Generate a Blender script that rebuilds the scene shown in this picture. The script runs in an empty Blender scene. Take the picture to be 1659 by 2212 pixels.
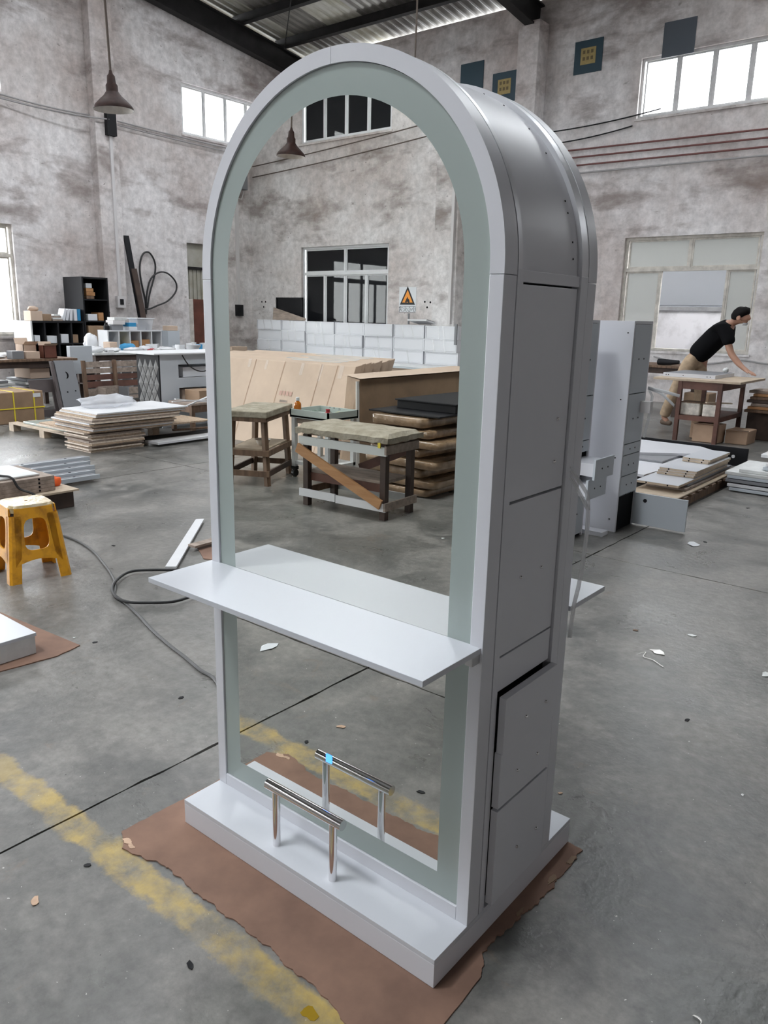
import bpy, bmesh, math, random
from mathutils import Vector, Matrix, noise
random.seed(7)
scene = bpy.context.scene
PI = math.pi

# ---------------------------------------------------------------- camera
FPX, IW, IH = 1674.93, 1659.0, 2212.0
CAM = Vector((1.2417, -1.3217, 1.4620))
YAW, PITCH, ROLL = -0.68050, 0.246836, 0.022586
_f = Vector((math.sin(YAW)*math.cos(PITCH), math.cos(YAW)*math.cos(PITCH), -math.sin(PITCH)))
_r0 = Vector((math.cos(YAW), -math.sin(YAW), 0)); _u0 = _r0.cross(_f)
_r = _r0*math.cos(ROLL) + _u0*math.sin(ROLL); _u = _u0*math.cos(ROLL) - _r0*math.sin(ROLL)
cam_data = bpy.data.cameras.new('camera'); cam = bpy.data.objects.new('camera', cam_data)
scene.collection.objects.link(cam)
cam.matrix_world = Matrix(((_r.x, _u.x, -_f.x, CAM.x), (_r.y, _u.y, -_f.y, CAM.y), (_r.z, _u.z, -_f.z, CAM.z), (0, 0, 0, 1)))
cam_data.sensor_fit = 'HORIZONTAL'; cam_data.sensor_width = 36; cam_data.lens = 36*FPX/IW
cam_data.clip_start = 0.05; cam_data.clip_end = 200
scene.camera = cam

# ---------------------------------------------------------------- sky, exposure
world = bpy.data.worlds.new('overcast_sky'); scene.world = world; world.use_nodes = True
_bg = world.node_tree.nodes['Background']
_bg.inputs['Color'].default_value = (0.93, 0.965, 1.0, 1); _bg.inputs['Strength'].default_value = 1.0
scene.view_settings.view_transform = 'Standard'; scene.view_settings.look = 'None'
scene.view_settings.gamma = 1.0; scene.view_settings.use_curve_mapping = False
scene.view_settings.exposure = 4.03
scene.cycles.max_bounces = 10; scene.cycles.diffuse_bounces = 5; scene.cycles.glossy_bounces = 5
scene.cycles.transparent_max_bounces = 12; scene.cycles.sample_clamp_indirect = 20.0
scene.cycles.caustics_reflective = True; scene.cycles.caustics_refractive = False; scene.cycles.blur_glossy = 0.0

# room measures (metres); the unit's mirror plane is y = 0
XL, XR, YB, YF = -13.57, 11.0, 13.5, -11.7
EAVE, SLOPE, YRIDGE = 7.40, 0.123, 0.9
def roof_z(y): return EAVE + SLOPE*(YB-y) if y > YRIDGE else EAVE + SLOPE*(y-YF)
# openings: (u0, u1, z0, z1)
LEFT_UP = [(9.85, 12.35, 5.15, 6.17), (3.5, 6.0, 5.15, 6.17), (-2.6, -0.1, 5.15, 6.17), (-9.0, -6.5, 5.15, 6.17)]
LEFT_LOW = [(3.48, 5.98, 0.95, 2.95), (-9.0, -6.5, 0.95, 2.95)]
ADDED_GATE = (-3.3, 1.3, 0.0, 3.7)                 # gate opening added in the left wall, out of view, to let daylight in
BACK_UP = [(-5.05, -2.5, 5.05, 6.05), (-11.9, -9.35, 5.05, 6.05), (1.7, 4.2, 5.05, 6.05)]
BACK_LOW = [(-5.05, -2.6, 0.95, 3.0)]
FRONT_UP = [(-11.9, -9.34, 5.07, 6.05)]
FRONT_LOW = [(-11.88, -9.34, 0.95, 2.93)]
RIGHT_UP = [(7.0, 9.5, 5.1, 6.1)]
DOORWAY = (9.85, 12.6, 0.0, 2.95)            # opening in the left wall with a metal door standing in it
SKY = [(-1.9, -.9, -9.5, -1.8), (-9.9, -8.9, -11.9, .9), (-1.9, -.9, 4.2, 13.7), (-5.9, -4.9, .9, 7.5), (-9.9, -8.9, .9, 11.3)]    # translucent strips in the roof, some added out of view for light: x0, x1, y0, y1
def portal(loc, rot, sx, sy):
    l = bpy.data.lights.new('daylight_portal', 'AREA'); l.shape = 'RECTANGLE'; l.size = sx; l.size_y = sy; l.cycles.is_portal = True
    o = bpy.data.objects.new('daylight_portal', l); o.location = loc; o.rotation_euler = rot; scene.collection.objects.link(o)
for a, b, c, e in LEFT_UP + LEFT_LOW + [ADDED_GATE]: portal((XL-0.2, (a+b)/2, (c+e)/2), (0, -PI/2, 0), e-c, b-a)
for a, b, c, e in RIGHT_UP: portal((XR+0.2, (a+b)/2, (c+e)/2), (0, PI/2, 0), e-c, b-a)
for a, b, c, e in BACK_UP: portal(((a+b)/2, YB+0.2, (c+e)/2), (-PI/2, 0, 0), b-a, e-c)
for a, b, c, e in SKY: portal(((a+b)/2, (c+e)/2, roof_z((c+e)/2)+.12), (math.atan(SLOPE)*(1 if c < 0 else -1), 0, 0), b-a, e-c)

# high-bay lamp under the roof, in front of the station and to its left (it casts the footrest's shadow)
LAMP = Vector((-2.25, -2.75, 7.62))
_l = bpy.data.lights.new('high_bay_light', 'AREA'); _l.shape = 'SQUARE'; _l.size = .95; _l.energy = 19; _l.color = (.93, .97, 1.0)
_o = bpy.data.objects.new('high_bay_light', _l); _o.location = LAMP-Vector((0, 0, .012)); scene.collection.objects.link(_o)

# ---------------------------------------------------------------- pixels to places
def ray(x, y):
    v = _f + _r*((x-IW/2)/FPX) + _u*((IH/2-y)/FPX); return v.normalized()
def onx(x, y, X): v = ray(x, y); return CAM + v*((X-CAM.x)/v.x)
def ony(x, y, Y): v = ray(x, y); return CAM + v*((Y-CAM.y)/v.y)
def onz(x, y, Z=0.0): v = ray(x, y); return CAM + v*((Z-CAM.z)/v.z)
def flip(p): return Vector((p.x, -p.y, p.z))          # what is seen in the mirror stands in front of it
def mx(x, y, X): return flip(onx(x, y, X))
def my(x, y, Y): return flip(ony(x, y, -Y))
def mz(x, y, Z=0.0): return flip(onz(x, y, Z))

# ---------------------------------------------------------------- materials
MATS = {}
def _nt(name):
    m = bpy.data.materials.new(name); m.use_nodes = True; MATS[name] = m
    nt = m.node_tree; return m, nt, nt.nodes, nt.links, nt.nodes['Principled BSDF']
def _c(c): return (c[0], c[1], c[2], 1)
def mat(name, col, rough=0.5, metal=0.0, var=0.0, scale=6.0, bump=0.0, bscale=None, stretch=None, col2=None, spec=None, coat=0.0, trans=0.0, lo=0.35, hi=0.65):
    m, nt, N, L, b = _nt(name)
    b.inputs['Base Color'].default_value = _c(col); b.inputs['Roughness'].default_value = rough; b.inputs['Metallic'].default_value = metal
    if spec is not None: b.inputs['Specular IOR Level'].default_value = spec
    if coat: b.inputs['Coat Weight'].default_value = coat
    if var or col2 or bump:
        geo = N.new('ShaderNodeNewGeometry'); mp = N.new('ShaderNodeMapping'); L.new(geo.outputs['Position'], mp.inputs['Vector'])
        if stretch: mp.inputs['Scale'].default_value = stretch
    if var or col2:
        n = N.new('ShaderNodeTexNoise'); n.inputs['Scale'].default_value = scale; n.inputs['Detail'].default_value = 6; n.inputs['Roughness'].default_value = .6
        L.new(mp.outputs[0], n.inputs['Vector'])
        rp = N.new('ShaderNodeValToRGB'); L.new(n.outputs['Fac'], rp.inputs['Fac'])
        c2 = col2 or tuple(min(1, v*(1+var)) for v in col); c1 = col if col2 else tuple(v*(1-var) for v in col)
        rp.color_ramp.elements[0].position = lo; rp.color_ramp.elements[0].color = _c(c1)
        rp.color_ramp.elements[1].position = hi; rp.color_ramp.elements[1].color = _c(c2)
        L.new(rp.outputs[0], b.inputs['Base Color'])
    if bump:
        n2 = N.new('ShaderNodeTexNoise'); n2.inputs['Scale'].default_value = bscale or scale*4; n2.inputs['Detail'].default_value = 4
        L.new(mp.outputs[0], n2.inputs['Vector'])
        bp = N.new('ShaderNodeBump'); bp.inputs['Strength'].default_value = bump; bp.inputs['Distance'].default_value = .01
        L.new(n2.outputs['Fac'], bp.inputs['Height']); L.new(bp.outputs[0], b.inputs['Normal'])
    return m
def see_through(name, col, rough, opacity, spec_mix=0.06):
    # clear film or pane: mostly lets light pass, a little gloss on top
    m, nt, N, L, b = _nt(name)
    b.inputs['Base Color'].default_value = _c(col); b.inputs['Roughness'].default_value = rough
    t = N.new('ShaderNodeBsdfTransparent'); mix = N.new('ShaderNodeMixShader'); mix.inputs[0].default_value = opacity
    L.new(t.outputs[0], mix.inputs[1]); L.new(b.outputs[0], mix.inputs[2]); L.new(mix.outputs[0], N['Material Output'].inputs['Surface'])
    return m
def noise_node(N, L, vec, scale, detail=6, rough=.6, dist=0.0):
    n = N.new('ShaderNodeTexNoise'); n.inputs['Scale'].default_value = scale; n.inputs['Detail'].default_value = detail
    n.inputs['Roughness'].default_value = rough; n.inputs['Distortion'].default_value = dist; L.new(vec, n.inputs['Vector']); return n.outputs['Fac']
def ramp(N, L, fac, *stops):
    r = N.new('ShaderNodeValToRGB'); L.new(fac, r.inputs['Fac']); e = r.color_ramp.elements
    for i, (p, c) in enumerate(stops):
        el = e[i] if i < 2 else e.new(p)
        el.position = p; el.color = _c(c) if not isinstance(c, (int, float)) else (c, c, c, 1)
    return r.outputs[0]
def mixc(N, L, fac, a, b, mode='MIX'):
    m = N.new('ShaderNodeMix'); m.data_type = 'RGBA'; m.blend_type = mode; m.clamp_factor = True
    if isinstance(fac, (int, float)): m.inputs[0].default_value = fac
    else: L.new(fac, m.inputs[0])
    for i, v in ((6, a), (7, b)):
        if isinstance(v, tuple): m.inputs[i].default_value = _c(v)
        else: L.new(v, m.inputs[i])
    return m.outputs[2]
def mth(N, L, op, a, b=0.0):
    m = N.new('ShaderNodeMath'); m.operation = op
    for i, v in enumerate((a, b)):
        if isinstance(v, (int, float)): m.inputs[i].default_value = v
        else: L.new(v, m.inputs[i])
    return m.outputs[0]

def plaster():
    m, nt, N, L, b = _nt('old_plaster')
    geo = N.new('ShaderNodeNewGeometry'); pos = geo.outputs['Position']
    sep = N.new('ShaderNodeSeparateXYZ'); L.new(pos, sep.inputs[0]); z = sep.outputs[2]
    mp = N.new('ShaderNodeMapping'); mp.inputs['Scale'].default_value = (1, 1, 2.6); L.new(pos, mp.inputs['Vector'])
    mv = N.new('ShaderNodeMapping'); mv.inputs['Scale'].default_value = (3.5, 3.5, .25); L.new(pos, mv.inputs['Vector'])
    base = ramp(N, L, noise_node(N, L, pos, .45, 5), (.34, (.55, .485, .46)), (.58, (.80, .775, .775)))
    fine = ramp(N, L, noise_node(N, L, pos, 7, 6, .7), (.34, .74), (.66, 1.08))
    base = mixc(N, L, 1.0, base, fine, 'MULTIPLY')
    drip = ramp(N, L, noise_node(N, L, mv.outputs[0], 1.0, 5), (.52, 0.0), (.78, .35))
    base = mixc(N, L, drip, base, (.42, .37, .345))
    # grime: patches with ragged edges, heavier under the roof and in a band at window-head height
    hi = N.new('ShaderNodeMapRange'); hi.inputs['From Min'].default_value = 5.6; hi.inputs['From Max'].default_value = 7.8; hi.inputs['To Max'].default_value = .17; L.new(z, hi.inputs['Value'])
    bd = N.new('ShaderNodeMapRange'); bd.inputs['From Min'].default_value = 0; bd.inputs['From Max'].default_value = .9; bd.inputs['To Min'].default_value = .1; bd.inputs['To Max'].default_value = 0
    L.new(mth(N, L, 'ABSOLUTE', mth(N, L, 'SUBTRACT', z, 3.75)), bd.inputs['Value'])
    g = mth(N, L, 'ADD', noise_node(N, L, mp.outputs[0], .7, 10, .62, .25), mth(N, L, 'ADD', hi.outputs[0], bd.outputs[0]))
    grime = ramp(N, L, g, (.56, 0.0), (.68, .60), (.80, .9))
    base = mixc(N, L, grime, base, (.20, .155, .138))
    thin = ramp(N, L, noise_node(N, L, mp.outputs[0], 2.2, 12, .74, .3), (.635, 0.0), (.70, .75))
    base = mixc(N, L, thin, base, (.20, .165, .15))
    spot = ramp(N, L, noise_node(N, L, pos, 16, 2, .5), (.74, 0.0), (.76, .8))
    base = mixc(N, L, spot, base, (.10, .085, .08))
    L.new(base, b.inputs['Base Color']); b.inputs['Roughness'].default_value = .85; b.inputs['Specular IOR Level'].default_value = .25
    bp = N.new('ShaderNodeBump'); bp.inputs['Strength'].default_value = .5; bp.inputs['Distance'].default_value = .02
    L.new(noise_node(N, L, pos, 5, 8), bp.inputs['Height']); L.new(bp.outputs[0], b.inputs['Normal'])
    return m
def concrete():
    m, nt, N, L, b = _nt('worn_concrete')
    geo = N.new('ShaderNodeNewGeometry'); pos = geo.outputs['Position']
    sep = N.new('ShaderNodeSeparateXYZ'); L.new(pos, sep.inputs[0])
    big = noise_node(N, L, pos, .55, 6, .6, .4); mid = noise_node(N, L, pos, 2.3, 8, .65, .5); fin = noise_node(N, L, pos, 22, 6, .7)
    c = ramp(N, L, big, (.34, (.066, .069, .066)), (.50, (.122, .120, .111)), (.66, (.20, .192, .178)))
    c = mixc(N, L, ramp(N, L, mid, (.45, 0.0), (.62, .8)), c, (.235, .222, .205))
    c = mixc(N, L, ramp(N, L, noise_node(N, L, pos, 1.1, 7, .6, .8), (.56, 0.0), (.70, .55)), c, (.080, .082, .078))
    c = mixc(N, L, ramp(N, L, noise_node(N, L, pos, .9, 5, .6, .3), (.60, 0.0), (.76, .35)), c, (.115, .14, .118))
    c = mixc(N, L, 1.0, c, ramp(N, L, fin, (.34, .76), (.66, 1.16)), 'MULTIPLY')
    dry = ramp(N, L, noise_node(N, L, pos, 3.6, 10, .72, 1.4), (.62, 0.0), (.69, .6)); c = mixc(N, L, dry, c, (.175, .14, .11))
    speck = ramp(N, L, noise_node(N, L, pos, 75, 2, .5), (.745, 0.0), (.765, .8)); c = mixc(N, L, speck, c, (.6, .58, .54))
    dark = ramp(N, L, noise_node(N, L, pos, 42, 2, .5), (.76, 0.0), (.775, .85)); c = mixc(N, L, dark, c, (.04, .038, .035))
    # worn yellow lane paint along y = -0.345
    d = mth(N, L, 'ABSOLUTE', mth(N, L, 'ADD', sep.outputs[1], .345))
    wob = mth(N, L, 'MULTIPLY', mth(N, L, 'SUBTRACT', noise_node(N, L, pos, 9, 8, .7), .5), .10)
    e = N.new('ShaderNodeMapRange'); e.inputs['From Min'].default_value = .034; e.inputs['From Max'].default_value = .052; e.inputs['To Min'].default_value = 1; e.inputs['To Max'].default_value = 0
    L.new(mth(N, L, 'ADD', d, wob), e.inputs['Value'])
    wear = ramp(N, L, noise_node(N, L, pos, 4.2, 8, .66), (.40, .12), (.56, .86))
    xr = N.new('ShaderNodeMapRange'); xr.inputs['From Min'].default_value = -1.6; xr.inputs['From Max'].default_value = -.85; L.new(sep.outputs[0], xr.inputs['Value'])
    yl = mth(N, L, 'MULTIPLY', mth(N, L, 'MULTIPLY', e.outputs[0], wear), xr.outputs[0])
    c = mixc(N, L, yl, c, mixc(N, L, fin, (.36, .24, .055), (.56, .42, .13)))
    L.new(c, b.inputs['Base Color'])
    L.new(ramp(N, L, mid, (.3, .24), (.7, .46)), b.inputs['Roughness']); b.inputs['Specular IOR Level'].default_value = .45
    bp = N.new('ShaderNodeBump'); bp.inputs['Strength'].default_value = .35; bp.inputs['Distance'].default_value = .006
    L.new(noise_node(N, L, pos, 30, 6), bp.inputs['Height']); L.new(bp.outputs[0], b.inputs['Normal'])
    return m
plaster(); concrete()
mat('white_laminate', (.64, .65, .69), .32, var=.015, scale=3)
mat('white_shelf', (.57, .59, .63), .28)
mat('grey_laminate', (.50, .54, .58), .4)
mat('satin_edge', (.70, .71, .74), .30, metal=.55)
mat('dark_gap', (.008, .008, .009), .8, spec=.1)
mat('frosted_glass', (.35, .405, .385), .2, spec=.5)
mat('chrome', (.80, .79, .80), .10, metal=1.0)
mat('steel', (.55, .55, .56), .3, metal=1.0)
mat('black_paint', (.010, .010, .012), .45, spec=.25)
mat('charcoal', (.014, .014, .016), .6, spec=.2)
mat('white_paint', (.66, .665, .68), .5, var=.03)
mat('dirty_white', (.62, .63, .62), .6, var=.15, scale=5)
mat('metal_frame', (.60, .60, .60), .45, metal=.2, var=.1, scale=8)
mat('cream_frame', (.56, .53, .48), .6, var=.2, scale=8)
mat('dark_steel', (.016, .015, .015), .6, spec=.2, var=.3, scale=4)
mat('rusty_sheet', (.15, .14, .13), .5, metal=.4, col2=(.24, .23, .21), scale=1.2)
mat('aged_sheet', (.30, .285, .22), .5, col2=(.42, .41, .37), scale=2)
mat('lamp_shade', (.03, .012, .009), .6, spec=.25, var=.3, scale=20)
mat('lamp_inside', (.62, .58, .54), .4, var=.1, scale=20)
mat('cord', (.10, .075, .06), .7)
mat('cardboard', (.42, .285, .195), .8, var=.12, scale=3, bump=.1)
mat('cardboard_light', (.56, .43, .335), .75, var=.07, scale=2)
mat('cardboard_dark', (.30, .20, .125), .75, var=.15, scale=3)
mat('floor_cardboard', (.265, .155, .108), .85, col2=(.17, .098, .07), scale=3.2, bump=.15)
mat('torn_paper', (.55, .38, .27), .9, var=.15, scale=20)
mat('kraft_wrap', (.30, .20, .12), .2, var=.35, scale=5, bump=1.0, bscale=16, coat=.7)
mat('clear_tape', (.80, .78, .74), .12, coat=.5)
mat('old_wood', (.16, .098, .062), .7, var=.35, scale=4, stretch=(6, 6, 1), bump=.2)
mat('dark_wood', (.055, .034, .026), .65, var=.3, scale=5)
mat('bench_wood', (.115, .050, .035), .6, var=.3, scale=5)
mat('pine', (.47, .25, .11), .6, col2=(.36, .17, .065), scale=3, stretch=(1, 1, 8))
mat('grey_wood', (.30, .24, .20), .75, var=.25, scale=5, stretch=(1, 4, 4), bump=.2)
mat('pale_edge', (.60, .51, .42), .7, var=.18, scale=30)
mat('plywood', (.46, .37, .275), .7, var=.15, scale=8)
mat('chip_edge', (.43, .32, .225), .8, var=.2, scale=40)
mat('worn_pad', (.26, .225, .165), .85, col2=(.40, .36, .285), scale=9, bump=.8, bscale=30)
mat('scuffed_white', (.60, .62, .60), .6, col2=(.12, .10, .085), scale=7, lo=.60, hi=.68)
mat('scuffed_sage', (.43, .48, .45), .6, col2=(.10, .09, .08), scale=9, lo=.64, hi=.70)
mat('yellow_plastic', (.78, .36, .012), .38, col2=(.34, .13, .012), scale=9, lo=.50, hi=.74)
mat('yellow_plastic_top', (.60, .52, .38), .3, col2=(.42, .30, .11), scale=14, bump=.5, bscale=25)
mat('black_rubber', (.018, .018, .019), .5)
mat('grey_rubber', (.085, .085, .085), .5)
mat('plastic_bag', (.70, .71, .73), .2, coat=.6, bump=.9, bscale=12)
mat('blue_print', (.03, .26, .50), .5)
mat('red_thing', (.38, .02, .03), .45)
mat('orange_thing', (.85, .13, .02), .6)
mat('brown_door', (.13, .042, .026), .55, var=.25, scale=3)
mat('black_cloth', (.006, .006, .007), .9, spec=.1)
mat('khaki_cloth', (.43, .32, .215), .85, var=.2, scale=10)
mat('skin', (.43, .235, .16), .5)
mat('hair', (.005, .004, .004), .7, spec=.15)
mat('shoe', (.12, .085, .06), .7)
mat('poster_blue', (.020, .052, .075), .6)
mat('slate_board', (.085, .10, .12), .6)
mat('yellow_paper', (.38, .29, .12), .8, var=.1, scale=20)
mat('ink', (.15, .11, .05), .7)
mat('sign_paper', (.68, .70, .73), .5)
mat('sign_orange', (.85, .30, .012), .5)
mat('amber_liquid', (.45, .13, .012), .1, coat=.6)
mat('sage_cloth', (.15, .19, .16), .9, var=.3, scale=20)
mat('brick_red_pipe', (.16, .055, .05), .6)
mat('grey_pipe', (.34, .33, .33), .6)
mat('pvc', (.62, .60, .60), .5)
mat('quilt_grey', (.19, .19, .19), .6)
mat('slate_grey', (.20, .205, .22), .5)
mat('brown_board', (.085, .068, .068), .55, var=.1)
mat('outside_wall', (.74, .75, .78), .9, col2=(.26, .26, .26), scale=1.1, lo=.45, hi=.75)
mat('dark_room', (.03, .031, .033), .9)
mat('tile_grey', (.28, .29, .30), .6, var=.2)
mat('red_print', (.52, .33, .27), .8)
mat('gold_paint', (.30, .19, .012), .2)
mat('flame', (.012, .010, .010), .6)
mat('yellow_tag', (.75, .60, .04), .5)
mat('pottery', (.56, .51, .45), .4, var=.15, scale=30)
mat('putty_white', (.60, .56, .50), .7, var=.3, scale=10)
see_through('clear_pane', (.75, .78, .78), .03, .10)
see_through('dusty_pane', (.60, .61, .58), .3, .72)
see_through('clear_film', (.90, .90, .90), .12, .38)
see_through('clear_plastic', (.80, .82, .86), .2, .45)
see_through('skylight_sheet', (.85, .85, .80), .6, .25)
see_through('tape_film', (.93, .92, .90), .15, .2)
see_through('strap_film', (.80, .81, .82), .15, .5)
m, nt, N, L, b = _nt('mirror_glass'); b.inputs['Base Color'].default_value = (.82, .83, .80, 1); b.inputs['Metallic'].default_value = 1; b.inputs['Roughness'].default_value = 0.0
m, nt, N, L, b = _nt('dark_pane'); b.inputs['Base Color'].default_value = (.012, .013, .015, 1); b.inputs['Roughness'].default_value = .02; b.inputs['IOR'].default_value = 1.36  # opaque; the darkness of the room behind is put into the pane colour
m, nt, N, L, b = _nt('blue_led'); b.inputs['Base Color'].default_value = (.02, .1, .5, 1); b.inputs['Emission Color'].default_value = (.06, .26, 1, 1); b.inputs['Emission Strength'].default_value = .16

# ---------------------------------------------------------------- mesh helpers
COL = scene.collection
class MB:
    """collects shapes in world coordinates; build() links them as one mesh object"""
    def __init__(s): s.v = []; s.f = []
    def add(s, vs, fs):
        n = len(s.v); s.v += [Vector(v) for v in vs]; s.f += [tuple(i+n for i in f) for f in fs]; return s
    def box(s, x0, x1, y0, y1, z0, z1):
        x0, x1 = sorted((x0, x1)); y0, y1 = sorted((y0, y1)); z0, z1 = sorted((z0, z1))
        return s.add([(x, y, z) for z in (z0, z1) for y in (y0, y1) for x in (x0, x1)],
                     [(0, 2, 3, 1), (4, 5, 7, 6), (0, 1, 5, 4), (2, 6, 7, 3), (0, 4, 6, 2), (1, 3, 7, 5)])
    def obox(s, c, size, rz=0, rx=0, ry=0):
        m = Matrix.Translation(c) @ Matrix.Rotation(rz, 4, 'Z') @ Matrix.Rotation(ry, 4, 'Y') @ Matrix.Rotation(rx, 4, 'X')
        a, b, d = (q/2 for q in size)
        return s.add([m @ Vector((x, y, z)) for z in (-d, d) for y in (-b, b) for x in (-a, a)],
                     [(0, 2, 3, 1), (4, 5, 7, 6), (0, 1, 5, 4), (2, 6, 7, 3), (0, 4, 6, 2), (1, 3, 7, 5)])
    def bar(s, p, q, w, h, up=(0, 0, 1)):
        p = Vector(p); q = Vector(q); d = (q-p).normalized(); up = Vector(up)
        if abs(d.dot(up)) > .99: up = Vector((1, 0, 0))
        a = d.cross(up).normalized()*w/2; c = a.cross(d).normalized()*h/2
        return s.add([p-a-c, p+a-c, p+a+c, p-a+c, q-a-c, q+a-c, q+a+c, q-a+c],
                     [(0, 1, 2, 3), (7, 6, 5, 4), (0, 4, 5, 1), (1, 5, 6, 2), (2, 6, 7, 3), (3, 7, 4, 0)])
    def tube(s, pts, r, n=8, cap=True):
        pts = [Vector(p) for p in pts]; rings = []; prev = None
        for i, p in enumerate(pts):
            t = (pts[min(i+1, len(pts)-1)]-pts[max(i-1, 0)]).normalized()
            a = prev if prev is not None else (Vector((0, 0, 1)) if abs(t.z) < .9 else Vector((1, 0, 0)))
            a = (a - t*a.dot(t)).normalized(); prev = a; b = t.cross(a)
            rr = r[i] if isinstance(r, (list, tuple)) else r
            rings.append([p + (a*math.cos(2*PI*k/n) + b*math.sin(2*PI*k/n))*rr for k in range(n)])
        vs = [v for g in rings for v in g]; fs = []
        for i in range(len(rings)-1):
            for k in range(n): fs.append((i*n+k, i*n+(k+1) % n, (i+1)*n+(k+1) % n, (i+1)*n+k))
        if cap: fs += [tuple(range(n-1, -1, -1)), tuple((len(rings)-1)*n+k for k in range(n))]
        return s.add(vs, fs)
    def lathe(s, c, prof, n=20, cap=True):
        c = Vector(c); vs = []; fs = []
        for r, z in prof: vs += [c+Vector((r*math.cos(2*PI*k/n), r*math.sin(2*PI*k/n), z)) for k in range(n)]
        for i in range(len(prof)-1):
            for k in range(n): fs.append((i*n+k, i*n+(k+1) % n, (i+1)*n+(k+1) % n, (i+1)*n+k))
        if cap: fs += [tuple(range(n-1, -1, -1)), tuple((len(prof)-1)*n+k for k in range(n))]
        return s.add(vs, fs)
    def prism(s, poly, off):
        off = Vector(off); n = len(poly); P = [Vector(p) for p in poly]
        return s.add(P + [p+off for p in P], [tuple(range(n-1, -1, -1)), tuple(range(n, 2*n))] + [(i, (i+1) % n, n+(i+1) % n, n+i) for i in range(n)])
    def grid(s, rows):
        n = len(rows[0]); vs = [p for r in rows for p in r]
        return s.add(vs, [(i*n+k, i*n+k+1, (i+1)*n+k+1, (i+1)*n+k) for i in range(len(rows)-1) for k in range(n-1)])
    def jitter(s, a, sc=3.0, seed=0):
        for i, v in enumerate(s.v):
            w = noise.noise_vector(v*sc + Vector((seed*7.1, seed*3.3, seed))); s.v[i] = v + w*a
        return s
    def build(s, name, material, parent=None, bevel=0.0, smooth=False, label=None, cat=None, group=None, kind=None, weld=False, subsurf=0, recalc=False):
        lo = Vector([min(v[i] for v in s.v) for i in range(3)]); hi = Vector([max(v[i] for v in s.v) for i in range(3)])
        o0 = Vector(((lo.x+hi.x)/2, (lo.y+hi.y)/2, lo.z))
        me = bpy.data.meshes.new(name); me.from_pydata([v-o0 for v in s.v], [], s.f); me.update()
        if weld or recalc:
            bm = bmesh.new(); bm.from_mesh(me)
            if weld: bmesh.ops.remove_doubles(bm, verts=bm.verts, dist=1e-5)
            bmesh.ops.recalc_face_normals(bm, faces=bm.faces); bm.to_mesh(me); bm.free()
        me.materials.append(MATS[material])
        if smooth:
            for p in me.polygons: p.use_smooth = True
            if smooth != 'all':
                try: me.set_sharp_from_angle(angle=math.radians(40))
                except Exception: pass
        o = bpy.data.objects.new(name, me); COL.objects.link(o); WO[o] = o0
        if parent is not None: o.parent = parent; o.location = o0 - WO[parent]
        else: o.location = o0
        if bevel:
            b = o.modifiers.new('bevel', 'BEVEL'); b.width = bevel; b.segments = 2; b.limit_method = 'ANGLE'; b.angle_limit = math.radians(50); b.harden_normals = False
        if subsurf:
            q = o.modifiers.new('subsurf', 'SUBSURF'); q.levels = subsurf; q.render_levels = subsurf
        tag(o, label, cat, group, kind); return o
WO = {}
def tag(o, label=None, cat=None, group=None, kind=None):
    if label: o['label'] = label
    if cat: o['category'] = cat
    if group: o['group'] = group
    if kind: o['kind'] = kind
    return o
def thing(name, label, cat, loc, group=None, kind=None):
    o = bpy.data.objects.new(name, None); COL.objects.link(o); o.location = loc; o.empty_display_size = .1; WO[o] = Vector(loc)
    return tag(o, label, cat, group, kind)
def box(name, material, dims, parent=None, bevel=0.0, **k): return MB().box(*dims).build(name, material, parent, bevel, **k)
def copy_tree(src, delta, label=None, group=None, parent=None):
    delta = Vector(delta); c = src.copy(); COL.objects.link(c); WO[c] = WO[src]+delta
    c.parent = parent
    if parent is None: c.location = src.location + delta
    if label: c['label'] = label
    if group: c['group'] = group
    for ch in list(src.children): copy_tree(ch, (0, 0, 0), parent=c)
    return c
def plate(pts, off):  return MB().prism(pts, off)
def text_mesh(name, txt, size, material, parent, mw, depth=.0):
    cu = bpy.data.curves.new(name, 'FONT'); cu.body = txt; cu.size = size; cu.align_x = 'CENTER'; cu.align_y = 'CENTER'; cu.extrude = depth
    t = bpy.data.objects.new(name, cu); COL.objects.link(t); bpy.context.view_layer.update()
    me = bpy.data.meshes.new_from_object(t.evaluated_get(bpy.context.evaluated_depsgraph_get())); bpy.data.objects.remove(t)
    me.transform(mw); c = sum((v.co for v in me.vertices), Vector())/max(1, len(me.vertices)); me.transform(Matrix.Translation(-c))
    me.materials.clear(); me.materials.append(MATS[material])
    o = bpy.data.objects.new(name, me); COL.objects.link(o); WO[o] = c; o.parent = parent; o.location = c-WO[parent]; return o
# ================================================================ THE SETTING
T = 0.24
def S(o, label=None): o['kind'] = 'structure'; (label and o.__setitem__('label', label)); return o
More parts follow.
